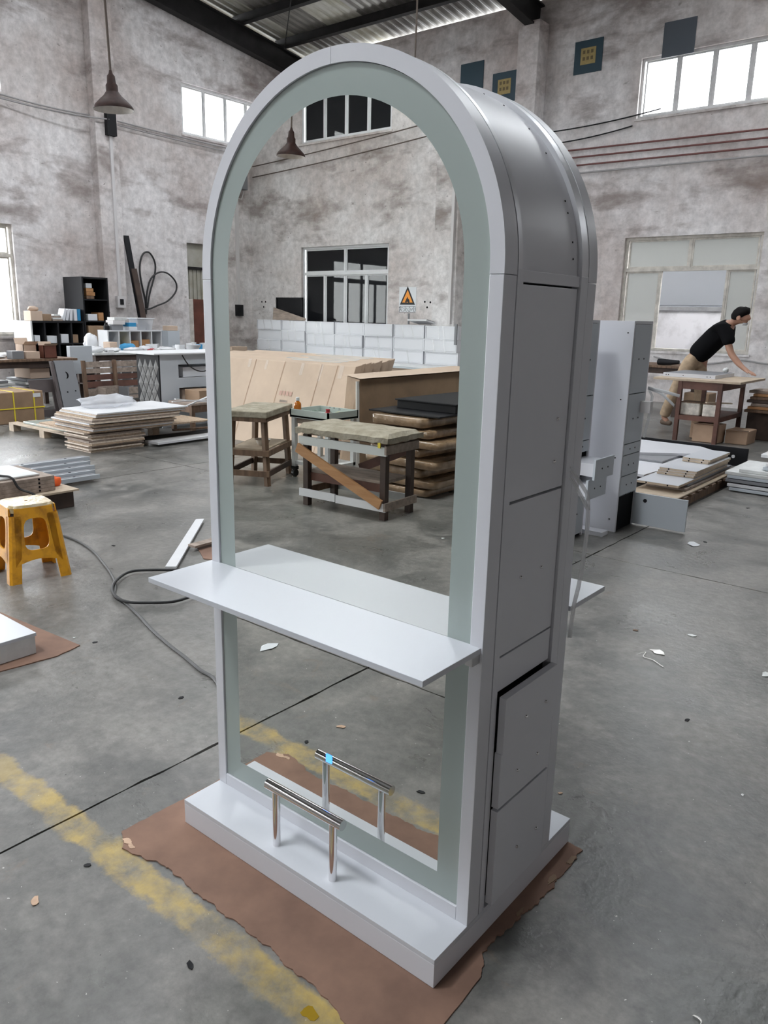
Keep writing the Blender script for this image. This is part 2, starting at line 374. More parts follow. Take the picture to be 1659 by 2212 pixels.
# --- floor: concrete slabs with ragged open joints over a sunk bed
floor = S(box('floor', 'dark_gap', (XL-.3, XR+.3, YF-.3, YB+.3, -.30, -.035)), 'worn grey concrete workshop floor cast in large slabs')
def ragged(p, q, n, a, seed):
    out = []
    for i in range(n):
        t = i/n; v = p.lerp(q, t)
        if i: v = v + Vector((noise.noise(v*9+Vector((seed, 0, 0))), noise.noise(v*9+Vector((0, seed, 3))), 0))*a
        out.append(v)
    return out
xs = [XL-.3] + [-.727+4.27*k for k in range(-3, 3)] + [XR+.3]
ys = [YF-.3] + [-1.012+4.27*k for k in range(-2, 4)] + [YB+.3]
g = .0045
for i in range(len(xs)-1):
    for j in range(len(ys)-1):
        a, b, c, e = xs[i]+g, xs[i+1]-g, ys[j]+g, ys[j+1]-g
        cs = [Vector((a, c, 0)), Vector((b, c, 0)), Vector((b, e, 0)), Vector((a, e, 0))]
        poly = []
        for k in range(4):
            p, q = cs[k], cs[(k+1) % 4]; poly += ragged(p, q, max(2, int((q-p).length/.07)), .007, i*5+j)
        MB().prism([v-Vector((0, 0, .12)) for v in poly], (0, 0, .12)).build('floor_slab', 'worn_concrete', floor)

# --- walls: u runs along the wall, w points out of the room
def wmap(side):
    return {'left': lambda u, w, z: (XL-w, u, z), 'right': lambda u, w, z: (XR+w, u, z),
            'back': lambda u, w, z: (u, YB+w, z), 'front': lambda u, w, z: (u, YF-w, z)}[side]
def wbox(mb, side, u0, u1, w0, w1, z0, z1):
    p = wmap(side)(u0, w0, z0); q = wmap(side)(u1, w1, z1); return mb.box(p[0], q[0], p[1], q[1], p[2], q[2])
def wall(side, u0, u1, holes, label):
    mb = MB(); us = sorted({u0, u1, *[h[0] for h in holes], *[h[1] for h in holes]}); zs = sorted({0.0, EAVE, *[h[2] for h in holes], *[h[3] for h in holes]})
    for i in range(len(us)-1):
        for k in range(len(zs)-1):
            uc, zc = (us[i]+us[i+1])/2, (zs[k]+zs[k+1])/2
            if not any(h[0] < uc < h[1] and h[2] < zc < h[3] for h in holes): wbox(mb, side, us[i], us[i+1], 0, T, zs[k], zs[k+1])
    if side in ('left', 'right'):
        f = wmap(side); poly = [f(YF-T, 0, EAVE), f(YB+T, 0, EAVE), f(YRIDGE, 0, roof_z(YRIDGE)+.02)]
        off = Vector(f(0, T, 0))-Vector(f(0, 0, 0)); mb.prism(poly, off)
    return S(mb.build('wall_'+side, 'old_plaster'), label)
wl = wall('left', YF-T, YB+T, LEFT_UP+LEFT_LOW+[DOORWAY, ADDED_GATE], 'tall stained plaster wall on the left with windows and cables')
wb = wall('back', XL, XR, BACK_UP+BACK_LOW, 'tall stained plaster wall behind the worker with windows and posters')
wf = wall('front', XL, XR, FRONT_UP+FRONT_LOW, 'tall stained plaster wall seen in the mirror with dark windows')
wr = wall('right', YF-T, YB+T, RIGHT_UP, 'plaster wall closing the right end of the workshop')
def pil(wallo, side, u0, u1, d=.28, top=None):
    wbox(MB(), side, u0, u1, -d, 0.0, 0, top or EAVE-.1).build('pilaster', 'old_plaster', wallo, bevel=.01)
pil(wl, 'left', 7.66, 8.14, .22); pil(wl, 'left', 1.6, 2.1); pil(wl, 'left', -4.4, -3.9)
pil(wb, 'back', -7.40, -6.95, .38, 6.95); pil(wb, 'back', -.85, -.4, .38, 6.95); pil(wb, 'back', 5.7, 6.15, .38, 6.95)
pil(wf, 'front', -7.98, -7.45, .3); pil(wf, 'front', -1.2, -.7, .3)
for side, wo, u0, u1 in (('left', wl, YF, YB), ('back', wb, XL, XR), ('front', wf, XL, XR)):
    pass

wn = [0]
def window(side, u0, u1, z0, z1, cols, label, pane='clear_pane', frame='metal_frame', transom=None, open_cols=(), low_pane=None, fw=.05, plaster_edge=True):
    wn[0] += 1; c = wmap(side)((u0+u1)/2, .1, z0)
    t = thing('window_%d' % wn[0], label, None, c, kind='structure')
    m = MB()
    wbox(m, side, u0, u1, .06, .14, z0, z0+fw); wbox(m, side, u0, u1, .06, .14, z1-fw, z1)
    wbox(m, side, u0, u0+fw, .06, .14, z0+fw, z1-fw); wbox(m, side, u1-fw, u1, .06, .14, z0+fw, z1-fw)
    m.build('window_frame', frame, t, bevel=.004)
    def bank(a, b, cs, w, open_c=(), pn=None):
        us = [u0+fw+(u1-u0-2*fw)*q for q in cs]
        for i in range(len(us)-1):
            if 0 < i: wbox(MB(), side, us[i]-.02, us[i]+.02, w, w+.05, a, b).build('mullion', frame, t)
            if i in open_c: continue
            wbox(MB(), side, us[i]+.02, us[i+1]-.02, w+.02, w+.026, a+.005, b-.005).build('window_pane', pn[i] if isinstance(pn, (list, tuple)) else (pn or pane), t)
            s = MB(); e = .028
            wbox(s, side, us[i]+.02, us[i+1]-.02, w+.008, w+.036, a, a+e); wbox(s, side, us[i]+.02, us[i+1]-.02, w+.008, w+.036, b-e, b)
            wbox(s, side, us[i]+.02, us[i]+.02+e, w+.008, w+.036, a+e, b-e); wbox(s, side, us[i+1]-.02-e, us[i+1]-.02, w+.008, w+.036, a+e, b-e)
            s.build('sash', frame, t)
    if transom:
        wbox(MB(), side, u0+fw, u1-fw, .06, .14, transom-.03, transom+.03).build('transom', frame, t)
        bank(transom+.03, z1-fw, (0, .5, 1), .08); bank(z0+fw, transom-.03, cols, .08, open_cols, low_pane)
    else: bank(z0+fw, z1-fw, cols, .08)
    wbox(MB(), side, u0-.03, u1+.03, -.03, .06, z0-.04, z0).build('window_sill', 'old_plaster', t)
    return t
q4 = (0, .25, .5, .75, 1)
window('left', *LEFT_UP[0], q4, 'high bright window in the left wall behind the arch')
for h in LEFT_UP[1:]: window('left', *h, q4, 'high window of the left wall outside the picture')
window('left', *LEFT_LOW[0], q4, 'bright low window at the left edge of the picture', transom=2.4, frame='cream_frame')
for h in LEFT_LOW[1:]: window('left', *h, q4, 'low window of the left wall outside the picture', transom=2.4)
window('back', *BACK_UP[0], (0, .25, .5, .75, 1), 'high bright window above the worker')
for h in BACK_UP[1:]: window('back', *h, q4, 'high window of the back wall out of sight')
window('back', *BACK_LOW[0], (0, .285, .79, 1), 'large low window with two panes slid open behind the worker', transom=2.42, frame='cream_frame', pane='dusty_pane', open_cols=(1,), low_pane=['dusty_pane', 'clear_pane', 'dusty_pane'])
window('front', *FRONT_UP[0], q4, 'high dark window reflected at the top of the mirror', pane='dark_pane', frame='white_paint')
window('front', *FRONT_LOW[0], q4, 'low dark sliding window reflected beside the fire warning sign', pane='dark_pane', frame='white_paint', transom=2.36)
for h in RIGHT_UP: window('right', *h, q4, 'high window of the right wall outside the picture')

# --- doorway in the left wall, closed by a metal transom, ribbed sheet and a brown door
dr = thing('door_1', 'brown door under a ribbed metal transom beside the coiled cable', None, (XL-.1, 11.2, 0), kind='structure')
wbox(MB(), 'left', 9.85, 12.6, .10, .14, 2.45, 2.95).build('transom_panel', 'aged_sheet', dr)
wbox(MB(), 'left', 9.85, 12.6, .06, .14, 2.39, 2.45).build('transom_rail', 'dark_steel', dr)
m = MB(); k = 9.85
while k < 12.55: wbox(m, 'left', k, k+.075, .10, .13, 1.75, 2.39); wbox(m, 'left', k+.075, k+.11, .12, .14, 1.75, 2.39); k += .11
m.build('ribbed_sheet', 'aged_sheet', dr)
wbox(MB(), 'left', 9.98, 12.6, .06, .12, 0, 1.75).build('door_leaf', 'brown_door', dr)
wbox(MB(), 'left', 9.85, 9.98, .02, .14, 0, 1.75).build('door_post', 'cream_frame', dr)

t = thing('added_gate', 'unseen gate opening added in the left wall for daylight', None, (XL-.1, -1, 0), kind='structure')
wbox(MB(), 'left', ADDED_GATE[0], ADDED_GATE[0]+.12, -.01, T+.01, 0, ADDED_GATE[3]).build('added_gate_post', 'dark_steel', t); wbox(MB(), 'left', ADDED_GATE[1]-.12, ADDED_GATE[1], -.01, T+.01, 0, ADDED_GATE[3]).build('added_gate_post', 'dark_steel', t); wbox(MB(), 'left', ADDED_GATE[0]+.12, ADDED_GATE[1]-.12, -.01, T+.01, ADDED_GATE[3]-.15, ADDED_GATE[3]).build('added_gate_lintel', 'dark_steel', t)
S(box('yard_ground', 'worn_concrete', (-45, XL-T, -30, 30, -.3, -.01)), 'concrete yard outside the left wall')
# --- covered alley behind the back window
al = S(box('alley_floor', 'worn_concrete', (-9, 1, YB+T, YB+3.4, -.3, -.01)), 'concrete floor of the covered alley outside the window')
S(box('alley_wall', 'outside_wall', (-9, 1, YB+2.3, YB+2.5, 0, 1.72)), 'blotchy white garden wall outside the window')
S(box('alley_coping', 'tile_grey', (-9, 1, YB+2.24, YB+2.56, 1.72, 1.80)), 'grey coping on the blotchy outside wall')
m = MB()
for k in range(9): m.box(-9, 1, YB+3.2-.02*(k % 2), YB+3.3, .0+k*.37, .0+k*.37+.37)
S(m.build('alley_cladding', 'grey_laminate'), 'pale horizontal cladding beyond the outside wall')
S(MB().box(-9, 1, YB+1.05, YB+3.4, 3.3, 3.36).box(-9, -8.9, YB+T, YB+3.4, 0, 3.3).box(.9, 1, YB+T, YB+3.4, 0, 3.3).build('alley_light_cover', 'rusty_sheet'), 'unseen metal roof and end walls shaped to limit the alley daylight')  # roof and end walls out of view, gap placed to dim the alley

# --- roof: ribbed sheets on purlins and rafters
ceil = thing('ceiling', 'dark pitched steel roof with ribbed sheets on purlins', None, (0, YRIDGE, 7.4), kind='structure')
def sheet(x0, ya, yb, mname):
    m = MB(); rows = []
    for y in (ya, yb): rows.append([Vector((x0+i*.05, y, roof_z(y)+.10+(.022 if i % 4 in (1, 2) else 0))) for i in range(21)])
    return m.grid(rows).build('roof_sheet', mname, ceil)
k = 0; x = -13.9
while x < XR+.3:
    for ya, yb, plain in ((YRIDGE, YB+T+.1, 'aged_sheet' if k in (0, 2, 6, 9, 13) else 'rusty_sheet'), (YF-T-.1, YRIDGE, 'rusty_sheet')):
        sk_ = [a for a in SKY if abs(x-a[0]) < .3 and ya-.5 < (a[2]+a[3])/2 < yb+.5]
        if not sk_: sheet(x, ya, yb, plain); continue
        c_, e_ = max(ya, sk_[0][2]), min(yb, sk_[0][3])
        if c_-ya > .3: sheet(x, ya, c_, plain)
        sheet(x, c_, e_, 'skylight_sheet')
        if yb-e_ > .3: sheet(x, e_, yb, plain)
    k += 1; x = round(x+1.0, 3)
for y in [YB-.9-1.26*i for i in range(10)] + [YF+.9+1.26*i for i in range(9)]:
    z = roof_z(y)
    MB().box(XL, XR, y-.035, y+.035, z-.10, z+.10).box(XL, XR, y-.10, y-.035, z-.10, z-.08).build('purlin', 'dark_steel', ceil)
for x in (-13.35, -7.17, -.62, 5.9):
    m = MB(); sgn = -1 if x < 7 else 1
    for ya, yb in ((YB-.02, YRIDGE), (YRIDGE, YF+.02)):
        za, zb = roof_z(ya)-.11, roof_z(yb)-.11
        for w, h0, h1 in ((.2, 0, .03), (.03, .03, .42), (.2, .42, .45)):
            m.add([(x-w/2, ya, za-h0), (x+w/2, ya, za-h0), (x+w/2, yb, zb-h0), (x-w/2, yb, zb-h0), (x-w/2, ya, za-h1), (x+w/2, ya, za-h1), (x+w/2, yb, zb-h1), (x-w/2, yb, zb-h1)],
                  [(0, 1, 2, 3), (7, 6, 5, 4), (0, 4, 5, 1), (1, 5, 6, 2), (2, 6, 7, 3), (3, 7, 4, 0)])
    m.build('rafter', 'dark_steel', ceil)
for xa, xb in ((-13.3, -7.2), (-7.1, -.7)):
    MB().tube([(xa, YB-.9, roof_z(YB-.9)-.12), (xb, 7.4, roof_z(7.4)-.12)], .012, 6).tube([(xb, YB-.9, roof_z(YB-.9)-.12), (xa, 7.4, roof_z(7.4)-.12)], .012, 6).build('brace_rod', 'dark_steel', ceil)

# --- pipes and cables fixed to the walls
def wall_run(name, pts, r, material, label, cat, group=None): return MB().tube(pts, r, 6).build(name, material, None, smooth=True, label=label, cat=cat, group=group)
for i, (pa, pb) in enumerate((((1225, 326), (1659, 278)), ((1232, 341.5), (1659, 297)), ((1241, 358), (1659, 316.5)), ((1250, 374), (1659, 335)))):
    p = ony(*pa, YB-.05); q = ony(*pb, YB-.05)
    d = q-p; q = p + d*((3-p.x)/d.x); p = p - d*((p.x+6.9)/d.x)
    wall_run('wall_pipe', [p, q], .016, 'brick_red_pipe' if i < 3 else 'grey_pipe', ('topmost', 'second', 'third', 'lowest and greyest')[i]+' of four thin pipes across the right wall', 'pipe', 'thin pipes across the right wall')
def sag(p, q, s, n=14): return [p.lerp(q, i/n) - Vector((0, 0, s*4*(i/n)*(1-i/n))) for i in range(n+1)]
for i, (pa, pb, X) in enumerate((((-40, 190), (640, 345), XL+.05), ((-40, 200), (640, 352), XL+.07))):
    p = onx(*pa, X); q = onx(*pb, X); q.y = min(q.y, YB-.1)
    wall_run('wall_cable', sag(p, Vector((X+.24 if i else X, 7.9, p.z-.02)), .05)+sag(Vector((X, 8.2, p.z-.03)), Vector((X, 13.3, p.z-.05)), .03), .014, 'grey_pipe', ('upper', 'lower')[i]+' cable strung along the left wall below the window', 'cable', 'cables along the left wall')
for i, z in enumerate((5.02, 4.80)):
    wall_run('wall_cable', sag(Vector((-6.9, YB-.08, z)), Vector((-4.6-.5*i, YB-.03, z+.14)), .04), .012, 'charcoal', ('upper', 'lower')[i]+' dark cable from the column to the high right window', 'cable')
for i, z in enumerate((4.95, 4.72)):
    wall_run('wall_cable', sag(Vector((-13.4, YF+.06, z-.2)), Vector((-7.9, YF+.06, z+.15)), .03), .012, 'cord', ('upper', 'lower')[i]+' cable on the reflected wall under the high dark window', 'cable')
# conduit and socket on the left pilaster, conduit and boxes on the reflected wall
t = thing('conduit', 'white conduit running down the left pilaster to a socket', 'conduit', (XL+.25, 7.96, 0))
MB().box(XL+.22, XL+.26, 7.93, 7.99, 1.75, 5.0).build('pipe', 'pvc', t); MB().box(XL+.22, XL+.30, 7.87, 8.05, 1.52, 1.75).build('socket_box', 'pvc', t); MB().box(XL+.30, XL+.31, 7.92, 8.0, 1.58, 1.69).build('socket', 'charcoal', t)
MB().box(XL+.22, XL+.32, 7.86, 8.06, 4.75, 5.15).build('junction_box', 'charcoal', t)
t = thing('conduit', 'pale conduit with a switch in the reflected corner', 'conduit', (XL+.06, -10.2, 0))
p = mx(513, 540, XL+.04)
MB().box(XL, XL+.05, p.y-.04, p.y+.04, 1.6, 5.6).build('pipe', 'pvc', t); MB().box(XL, XL+.09, p.y-.09, p.y+.09, 1.40, 1.66).build('switch_box', 'charcoal', t)
t = thing('meter_box', 'grey meter box with a looped wire high in the reflected corner', 'box', (XL+.1, -11.0, 4.2))
p = mx(535, 390, XL+.1); p.y = max(p.y, YF+.42)
MB().box(XL+.004, XL+.16, p.y-.22, p.y+.22, p.z-.22, p.z+.16).build('casing', 'slate_grey', t, bevel=.01)
MB().tube([(XL+.05, p.y-.2, p.z-.22), (XL+.05, p.y-.12, p.z-.42), (XL+.05, p.y+.1, p.z-.42), (XL+.05, p.y+.18, p.z-.2)], .012, 6).build('wire', 'pvc', t)
MB().box(XL, XL+.04, p.y+.3, p.y+.36, p.z-.4, p.z+.6).build('pipe', 'pvc', t)
p = my(985, 560, YF+.3); MB().box(-7.56, -7.50, YF+.3, YF+.36, 1.35, 6).build('conduit', 'pvc', None, label='pale conduit down the reflected pillar beside the sign', cat='conduit')
# ================================================================ THE ARCHED MIRROR STATION
HW, HB, SPR, ZC = .45, .0803, 1.545, 1.557       # half width, plinth height, seam height, arch centre
DEPTH, FB, RIM = .406, .0326, .048               # overall depth, frame width, frame depth
unit = thing('mirror_station', 'tall white arched salon mirror station on a stepped plinth', 'mirror station', (0, .2, 0))
def P_(x, y, z): return Vector((x, y, z))
def arc(r, y, a0, a1, n): return [P_(r*math.cos(a0+(a1-a0)*i/n), y, ZC+r*math.sin(a0+(a1-a0)*i/n)) for i in range(n+1)]
def ring(mb, ro, ri, y0, y1, a0, a1, n=28, foot=None):
    """curved bar between two radii; 'foot' adds the short straight length down to the seam"""
    o0, i0, o1, i1 = arc(ro, y0, a0, a1, n), arc(ri, y0, a0, a1, n), arc(ro, y1, a0, a1, n), arc(ri, y1, a0, a1, n)
    if foot is not None:
        for L in (o0, i0, o1, i1):
            q = L[0].copy() if abs(a0) < .01 or abs(a0-PI) < .01 else L[-1].copy(); q.z = foot
            if abs(a0) < .01 or abs(a0-PI) < .01: L.insert(0, q)
            else: L.append(q)
    m = len(o0); vs = o0+i0+o1+i1; f = []
    for k in range(m-1):
        f += [(k, k+1, m+k+1, m+k), (2*m+k+1, 2*m+k, 3*m+k, 3*m+k+1), (k+1, k, 2*m+k, 2*m+k+1), (m+k, m+k+1, 3*m+k+1, 3*m+k)]
    f += [(0, m, 3*m, 2*m), (m-1, 3*m-1, 4*m-1, 2*m-1)]
    return mb.add(vs, f)
def arch_outline(r, zb, y, n=48):
    return [P_(-r, y, zb)] + [P_(r, y, zb)] + arc(r, y, 0, PI, n)
E2 = .0006
def face(y0, y1, yg, name_group):
    """one framed mirror face; y0 is its outer plane, yg the glass plane"""
    for s in (1, -1):
        box('frame_upright', 'white_laminate', (s*HW, s*(HW-FB), y0, y1, HB, SPR-E2), unit, bevel=.0012)
        mb = MB(); ring(mb, HW, HW-FB, y0, y1, 0 if s > 0 else PI, PI/2-E2*2 if s > 0 else PI/2+E2*2, 26, SPR+E2)
        mb.build('frame_arch', 'white_laminate', unit, smooth=True, recalc=True)
    box('bottom_rail', 'white_laminate', (-HW+FB+E2, HW-FB-E2, y0, y1, HB, HB+.0357), unit, bevel=.001)
    th = .004 if y1 > y0 else -.004
    RO, RI, ZB, ZI = HW-FB-.0012, HW-FB-.0622, HB+.0357+.001, HB+.0357+.0622
    mir = plate(arch_outline(RI, ZI, yg), (0, th, 0)).build('mirror', 'mirror_glass', unit, recalc=True)
    b = MB(); ring(b, RO, RI, yg, yg+th, 0, PI, 48)
    for s in (1, -1): b.box(s*RO, s*RI, yg, yg+th, ZB, ZC)
    b.box(-RI, RI, yg, yg+th, ZB, ZI)
    b.build('frosted_border', 'frosted_glass', unit, recalc=True)
    return mir
mirror = face(0.0, RIM, .0055, 'front')
face(DEPTH, DEPTH-.042, DEPTH-.0055, 'back')
# touch switch glowing on the mirror glass
box('touch_switch', 'blue_led', (-.009, .011, .0035, .0052, .324, .347), mirror)
# dark carcass seen only through the gaps
m = MB(); m.box(-.428, .428, .012, DEPTH-.012, HB, ZC); m.prism([P_(.428, .012, ZC)] + arc(.428, .012, 0, PI, 40)[1:], (0, DEPTH-.024, 0))
m.build('carcass', 'dark_gap', unit, recalc=True)
# rim strip behind the front frame, following the arch
for s in (1, -1):
    box('edge_strip', 'white_laminate', (s*HW, s*.425, .0515, .066, HB, ZC), unit, bevel=.0008)
    box('edge_strip', 'white_laminate', (s*(HW-.003), s*.425, .0668, .0795, HB, ZC), unit, bevel=.0008)
    box('stile', 'white_laminate', (s*HW, s*.425, .3285, DEPTH-.0425, HB, ZC), unit, bevel=.0008)
mb = MB(); ring(mb, HW, .425, .0515, .0665, 0, PI, 56, None); mb.build('arch_rim', 'satin_edge', unit, smooth=True, recalc=True)
mb = MB(); ring(mb, HW-.001, .425, .330, DEPTH-.0425, 0, PI, 56, None); mb.build('arch_rim', 'satin_edge', unit, smooth=True, recalc=True)
# recessed curved panel over the top
mb = MB(); ring(mb, .4385, .42, .067, .3295, 0, PI, 64, None); arch_panel = mb.build('arch_panel', 'white_laminate', unit, smooth=True, recalc=True)
for a in (.08, .16, .30, .36, .62, .78, .98, 1.12, 1.3):
    c = P_(.4385*math.cos(a), .30 if a > .2 else .305, ZC+.4385*math.sin(a))
    MB().tube([c, c+P_(math.cos(a), 0, math.sin(a))*.0012], .0022, 6).build('nail', 'charcoal', arch_panel)
# left side: plain panel; right side: doors and drawers
box('side_panel', 'white_laminate', (-.444, -.425, .080, .328, HB, SPR), unit, bevel=.001)
def stud(parent, x, y, z):
    MB().lathe((0, 0, 0), [(.0, .0), (.0042, .0), (.0046, .002), (.003, .0048), (0, .0056)], 10, False).build('screw', 'chrome', parent, smooth=True).matrix_basis = Matrix.Translation(P_(x, y, z)-WO[parent]) @ Matrix.Rotation(PI/2, 4, 'Y')
def front(name, z0, z1, out, y0=.0835, y1=.3242, studs=(), th=.016):
    o = box(name, 'white_laminate', (.444+out-th, .444+out, y0, y1, z0, z1), unit, bevel=.001)
    for y, z in studs: stud(o, .444+out, y, z)
    return o
box('header', 'white_laminate', (.428, .446, .0805, .3280, 1.534, 1.5565), unit, bevel=.0008)
front('door', 1.087, 1.530, 0, studs=((.273, 1.248), (.272, 1.151)))
front('door', .734, 1.081, 0, studs=((.248, .905), (.153, .904)))
front('panel', .6475, .7295, 0)
d1 = front('drawer', .5005, .640, .026, y0=.0805, y1=.3275, studs=((.177, .560), (.273, .560)), th=.018)
d2 = front('drawer', .3575, .4995, .0225, y0=.0805, y1=.3275, studs=((.159, .425), (.256, .425)), th=.018)
d3 = front('drawer', .0945, .350, .022, y0=.0805, y1=.3275, studs=((.185, .200), (.283, .198)), th=.018)
for o, z0, z1, q in ((d1, .51, .625, .026), (d2, .37, .485, .0225), (d3, .10, .335, .022)):
    box('drawer_box', 'charcoal', (.40, .444+q-.0185, .095, .315, z0, z1), o)
# plinth
box('plinth', 'white_laminate', (-HW, HW, -.13, .536, .0048, .0665), unit, bevel=.0008)
box('plinth_foot', 'dark_gap', (-HW+.01, HW-.01, -.12, .526, .0039, .0048), unit)
box('plinth_top', 'white_shelf', (-HW, HW, -.13, .536, .0672, HB), unit, bevel=.0008)
# shelves
box('shelf', 'white_shelf', (-.4548, .4445, -.2064, .0048, .7690, .7825), unit, bevel=.0008)
box('shelf_bracket', 'steel', (.425, .4445, -.03, -.0002, .7480, .7688), unit, bevel=.002)
box('shelf', 'white_shelf', (-.4445, .4548, DEPTH, DEPTH+.2064, .7510, .7645), unit, bevel=.0008)
# footrest
fr = MB().tube([(-.132, -.09, .252), (.138, -.09, .252)], .0138, 36).build('footrest', 'chrome', unit, smooth=True)
for x in (-.1, .105):
    MB().tube([(x, -.09, HB), (x, -.09, .243)], .0105, 24).build('post', 'chrome', fr, smooth=True)
# cardboard sheet under the plinth, with torn edges
pts = []
def torn(p, q, n, a, seed):
    p = Vector(p); q = Vector(q); t = (q-p).normalized(); nn = Vector((-t.y, t.x, 0)); n *= 3; L = (q-p).length
    return [p.lerp(q, i/n) + nn*(noise.noise(Vector((L*i/n*11, seed, 0)))*a + noise.noise(Vector((L*i/n*37, seed, 5)))*a*.45 + noise.noise(Vector((L*i/n*110, seed, 9)))*a*.22) for i in range(n)]
pts = torn((-.555, -.275, 0), (-.49, -.315, 0), 4, .008, 1) + torn((-.49, -.315, 0), (-.33, -.282, 0), 10, .012, 2) + torn((-.33, -.282, 0), (.23, -.295, 0), 40, .014, 3) + torn((.23, -.295, 0), (.525, -.345, 0), 20, .010, 4)
pts += torn((.525, -.345, 0), (.513, -.03, 0), 10, .003, 5) + torn((.513, -.03, 0), (.478, .03, 0), 5, .012, 6) + torn((.478, .03, 0), (.50, .30, 0), 18, .022, 7) + torn((.50, .30, 0), (.498, .53, 0), 16, .016, 8) + torn((.498, .53, 0), (-.53, .60, 0), 30, .012, 9) + torn((-.53, .60, 0), (-.555, -.275, 0), 24, .008, 10)
t = thing('cardboard_sheet', 'torn brown cardboard sheet lying under the white arched station', 'cardboard', (0, .1, 0))
MB().prism(pts, (0, 0, .0038)).build('sheet', 'floor_cardboard', t, recalc=True)
for c, w, h, rz in (((-.505, -.288, .0048), .05, .022, .3), ((-.475, -.295, .0046), .03, .018, 1.0), ((.492, .47, .0048), .02, .055, .2), ((.488, .36, .0048), .018, .05, .5), ((.482, .20, .0048), .012, .04, 1.1)):
    m = MB(); n = 11
    m.prism([Vector(c)+Vector((math.cos(2*PI*i/n+rz)*w*(.25+.35*random.random()), math.sin(2*PI*i/n+rz)*h*(.25+.35*random.random()), -.0014)) for i in range(n)], (0, 0, .0018)).build('torn_flap', 'torn_paper' if c[0] < 0 else 'cardboard_dark', t, recalc=True)
# clear strap hanging from the station's side
c4 = lambda x, y: (1000+x/3.686, 900+y/3.686)
path = [ony(*c4(*q), yy) for q, yy in (((818, 420), .345), ((850, 470), .350), ((895, 545), .355), ((950, 650), .36), ((998, 745), .362), ((990, 880), .364), ((972, 1040), .366), ((950, 1200), .37), ((918, 1360), .372), ((888, 1480), .374), ((866, 1620), .375), ((850, 1760), .376))]
t = thing('plastic_strap', 'clear plastic strap hanging from the right side of the arched station', 'strap', (path[0].x, path[0].y, path[-1].z))
def ribbon(path, w, name, material, parent, side=(1, 0, 0)):
    m = MB(); sd = Vector(side).normalized()*w/2
    m.grid([[p-sd, p-sd*.3+Vector((0, .001, 0)), p+sd*.3-Vector((0, .001, 0)), p+sd] for p in path]); o = m.build(name, material, parent, smooth=True)
    q = o.modifiers.new('solid', 'SOLIDIFY'); q.thickness = .0004; return o
ribbon(path, .010, 'strap', 'strap_film', t, (.9, .4, .1))
ribbon([p+Vector((.004*i, 0, .012)) for i, p in enumerate(path[:4])]+[path[4]], .010, 'strap_end', 'strap_film', t, (.9, .4, .2))
# ================================================================ WHAT THE MIRROR SHOWS (stands in front of the station)
ORD = ('first', 'second', 'third', 'fourth', 'fifth', 'sixth', 'seventh', 'eighth', 'ninth', 'tenth', 'eleventh', 'twelfth')
class Fr:                                   # a turned local frame standing on the floor
    def __init__(s, x, y, rz): s.m = Matrix.Translation((x, y, 0)) @ Matrix.Rotation(rz, 4, 'Z'); s.rz = rz
    def p(s, x, y, z): return s.m @ Vector((x, y, z))
    def b(s, mb, x0, x1, y0, y1, z0, z1): return mb.obox(s.p((x0+x1)/2, (y0+y1)/2, (z0+z1)/2), (abs(x1-x0), abs(y1-y0), abs(z1-z0)), s.rz)
# --- white drawer boxes stacked along the reflected wall
DX = [-12.74, -11.93, -11.16, -10.30, -9.48, -8.70, -7.92, -7.12]
YS = -11.1
box('platform_crate', 'cardboard_dark', (DX[0]+.05, DX[2]-.02, -11.62, YS+.02, 0, .46), None, label='brown crate under the left end of the reflected white boxes', cat='crate')
t = thing('panel_bed', 'long white panel laid on brown cartons under the reflected white boxes', 'panel', (-9.1, -11.2, .5))
box('panel', 'white_paint', (DX[2]+.03, DX[7]+.6, -11.38, YS+.35, .525, .575), t, bevel=.004); box('panel_lower', 'grey_laminate', (DX[5], DX[7]+.6, -11.38, YS+.38, .495, .523), t)
for i in range(7):
    x0 = DX[2]+.03+i*.62; box('carton', 'cardboard' if i % 2 else 'cardboard_light', (x0, x0+.60, -11.38, YS+.25, 0, .493), None, bevel=.006, label=ORD[i]+' carton from the left under the long reflected white panel', cat='carton', group='cartons under the white panel')
def drawer_box(x0, x1, y1, z0, z1, label, tapes):
    t = thing('drawer_box', label, 'drawer box', ((x0+x1)/2, y1-.25, z0), 'white drawer boxes along the reflected wall')
    m = MB(); e = .018
    m.box(x0, x1, y1-.26, y1-.02, z0, z1); m.box(x0, x1, y1-.02, y1, z0, z0+e); m.box(x0, x1, y1-.02, y1, z1-e, z1); m.box(x0, x0+e, y1-.02, y1, z0+e, z1-e); m.box(x1-e, x1, y1-.02, y1, z0+e, z1-e)
    m.build('body', 'white_laminate', t)
    box('drawer_front', 'white_laminate', (x0+e+.006, x1-e-.006, y1-.019, y1-.004, z0+e+.006, z1-e-.006), t)
    for a in tapes:
        xm = x0+(x1-x0)*a; MB().add([(xm-.03, y1+.003, z1), (xm+.0, y1+.003, z1), (xm+.05, y1+.003, z0), (xm+.02, y1+.003, z0)], [(0, 1, 2, 3)]).build('packing_tape', 'tape_film', t)
for c in range(7):
    base = .463 if c < 2 else .577; top = 1.335-.004*c; n = 4 if c < 2 else 3
    h = (top-base)/n
    for r in range(n):
        jx = random.uniform(-.012, .012); jy = random.uniform(-.02, .02)
        drawer_box(DX[c]+.012+jx, DX[c+1]-.012+jx, YS+jy, base+r*h+.001, base+(r+1)*h-.002, 'white drawer box, column %s from left, row %s from top, reflected stack' % (ORD[c], ORD[n-1-r]), [(.4, .55), (.5,), (), (.3, .62)][(r+c) % 4])
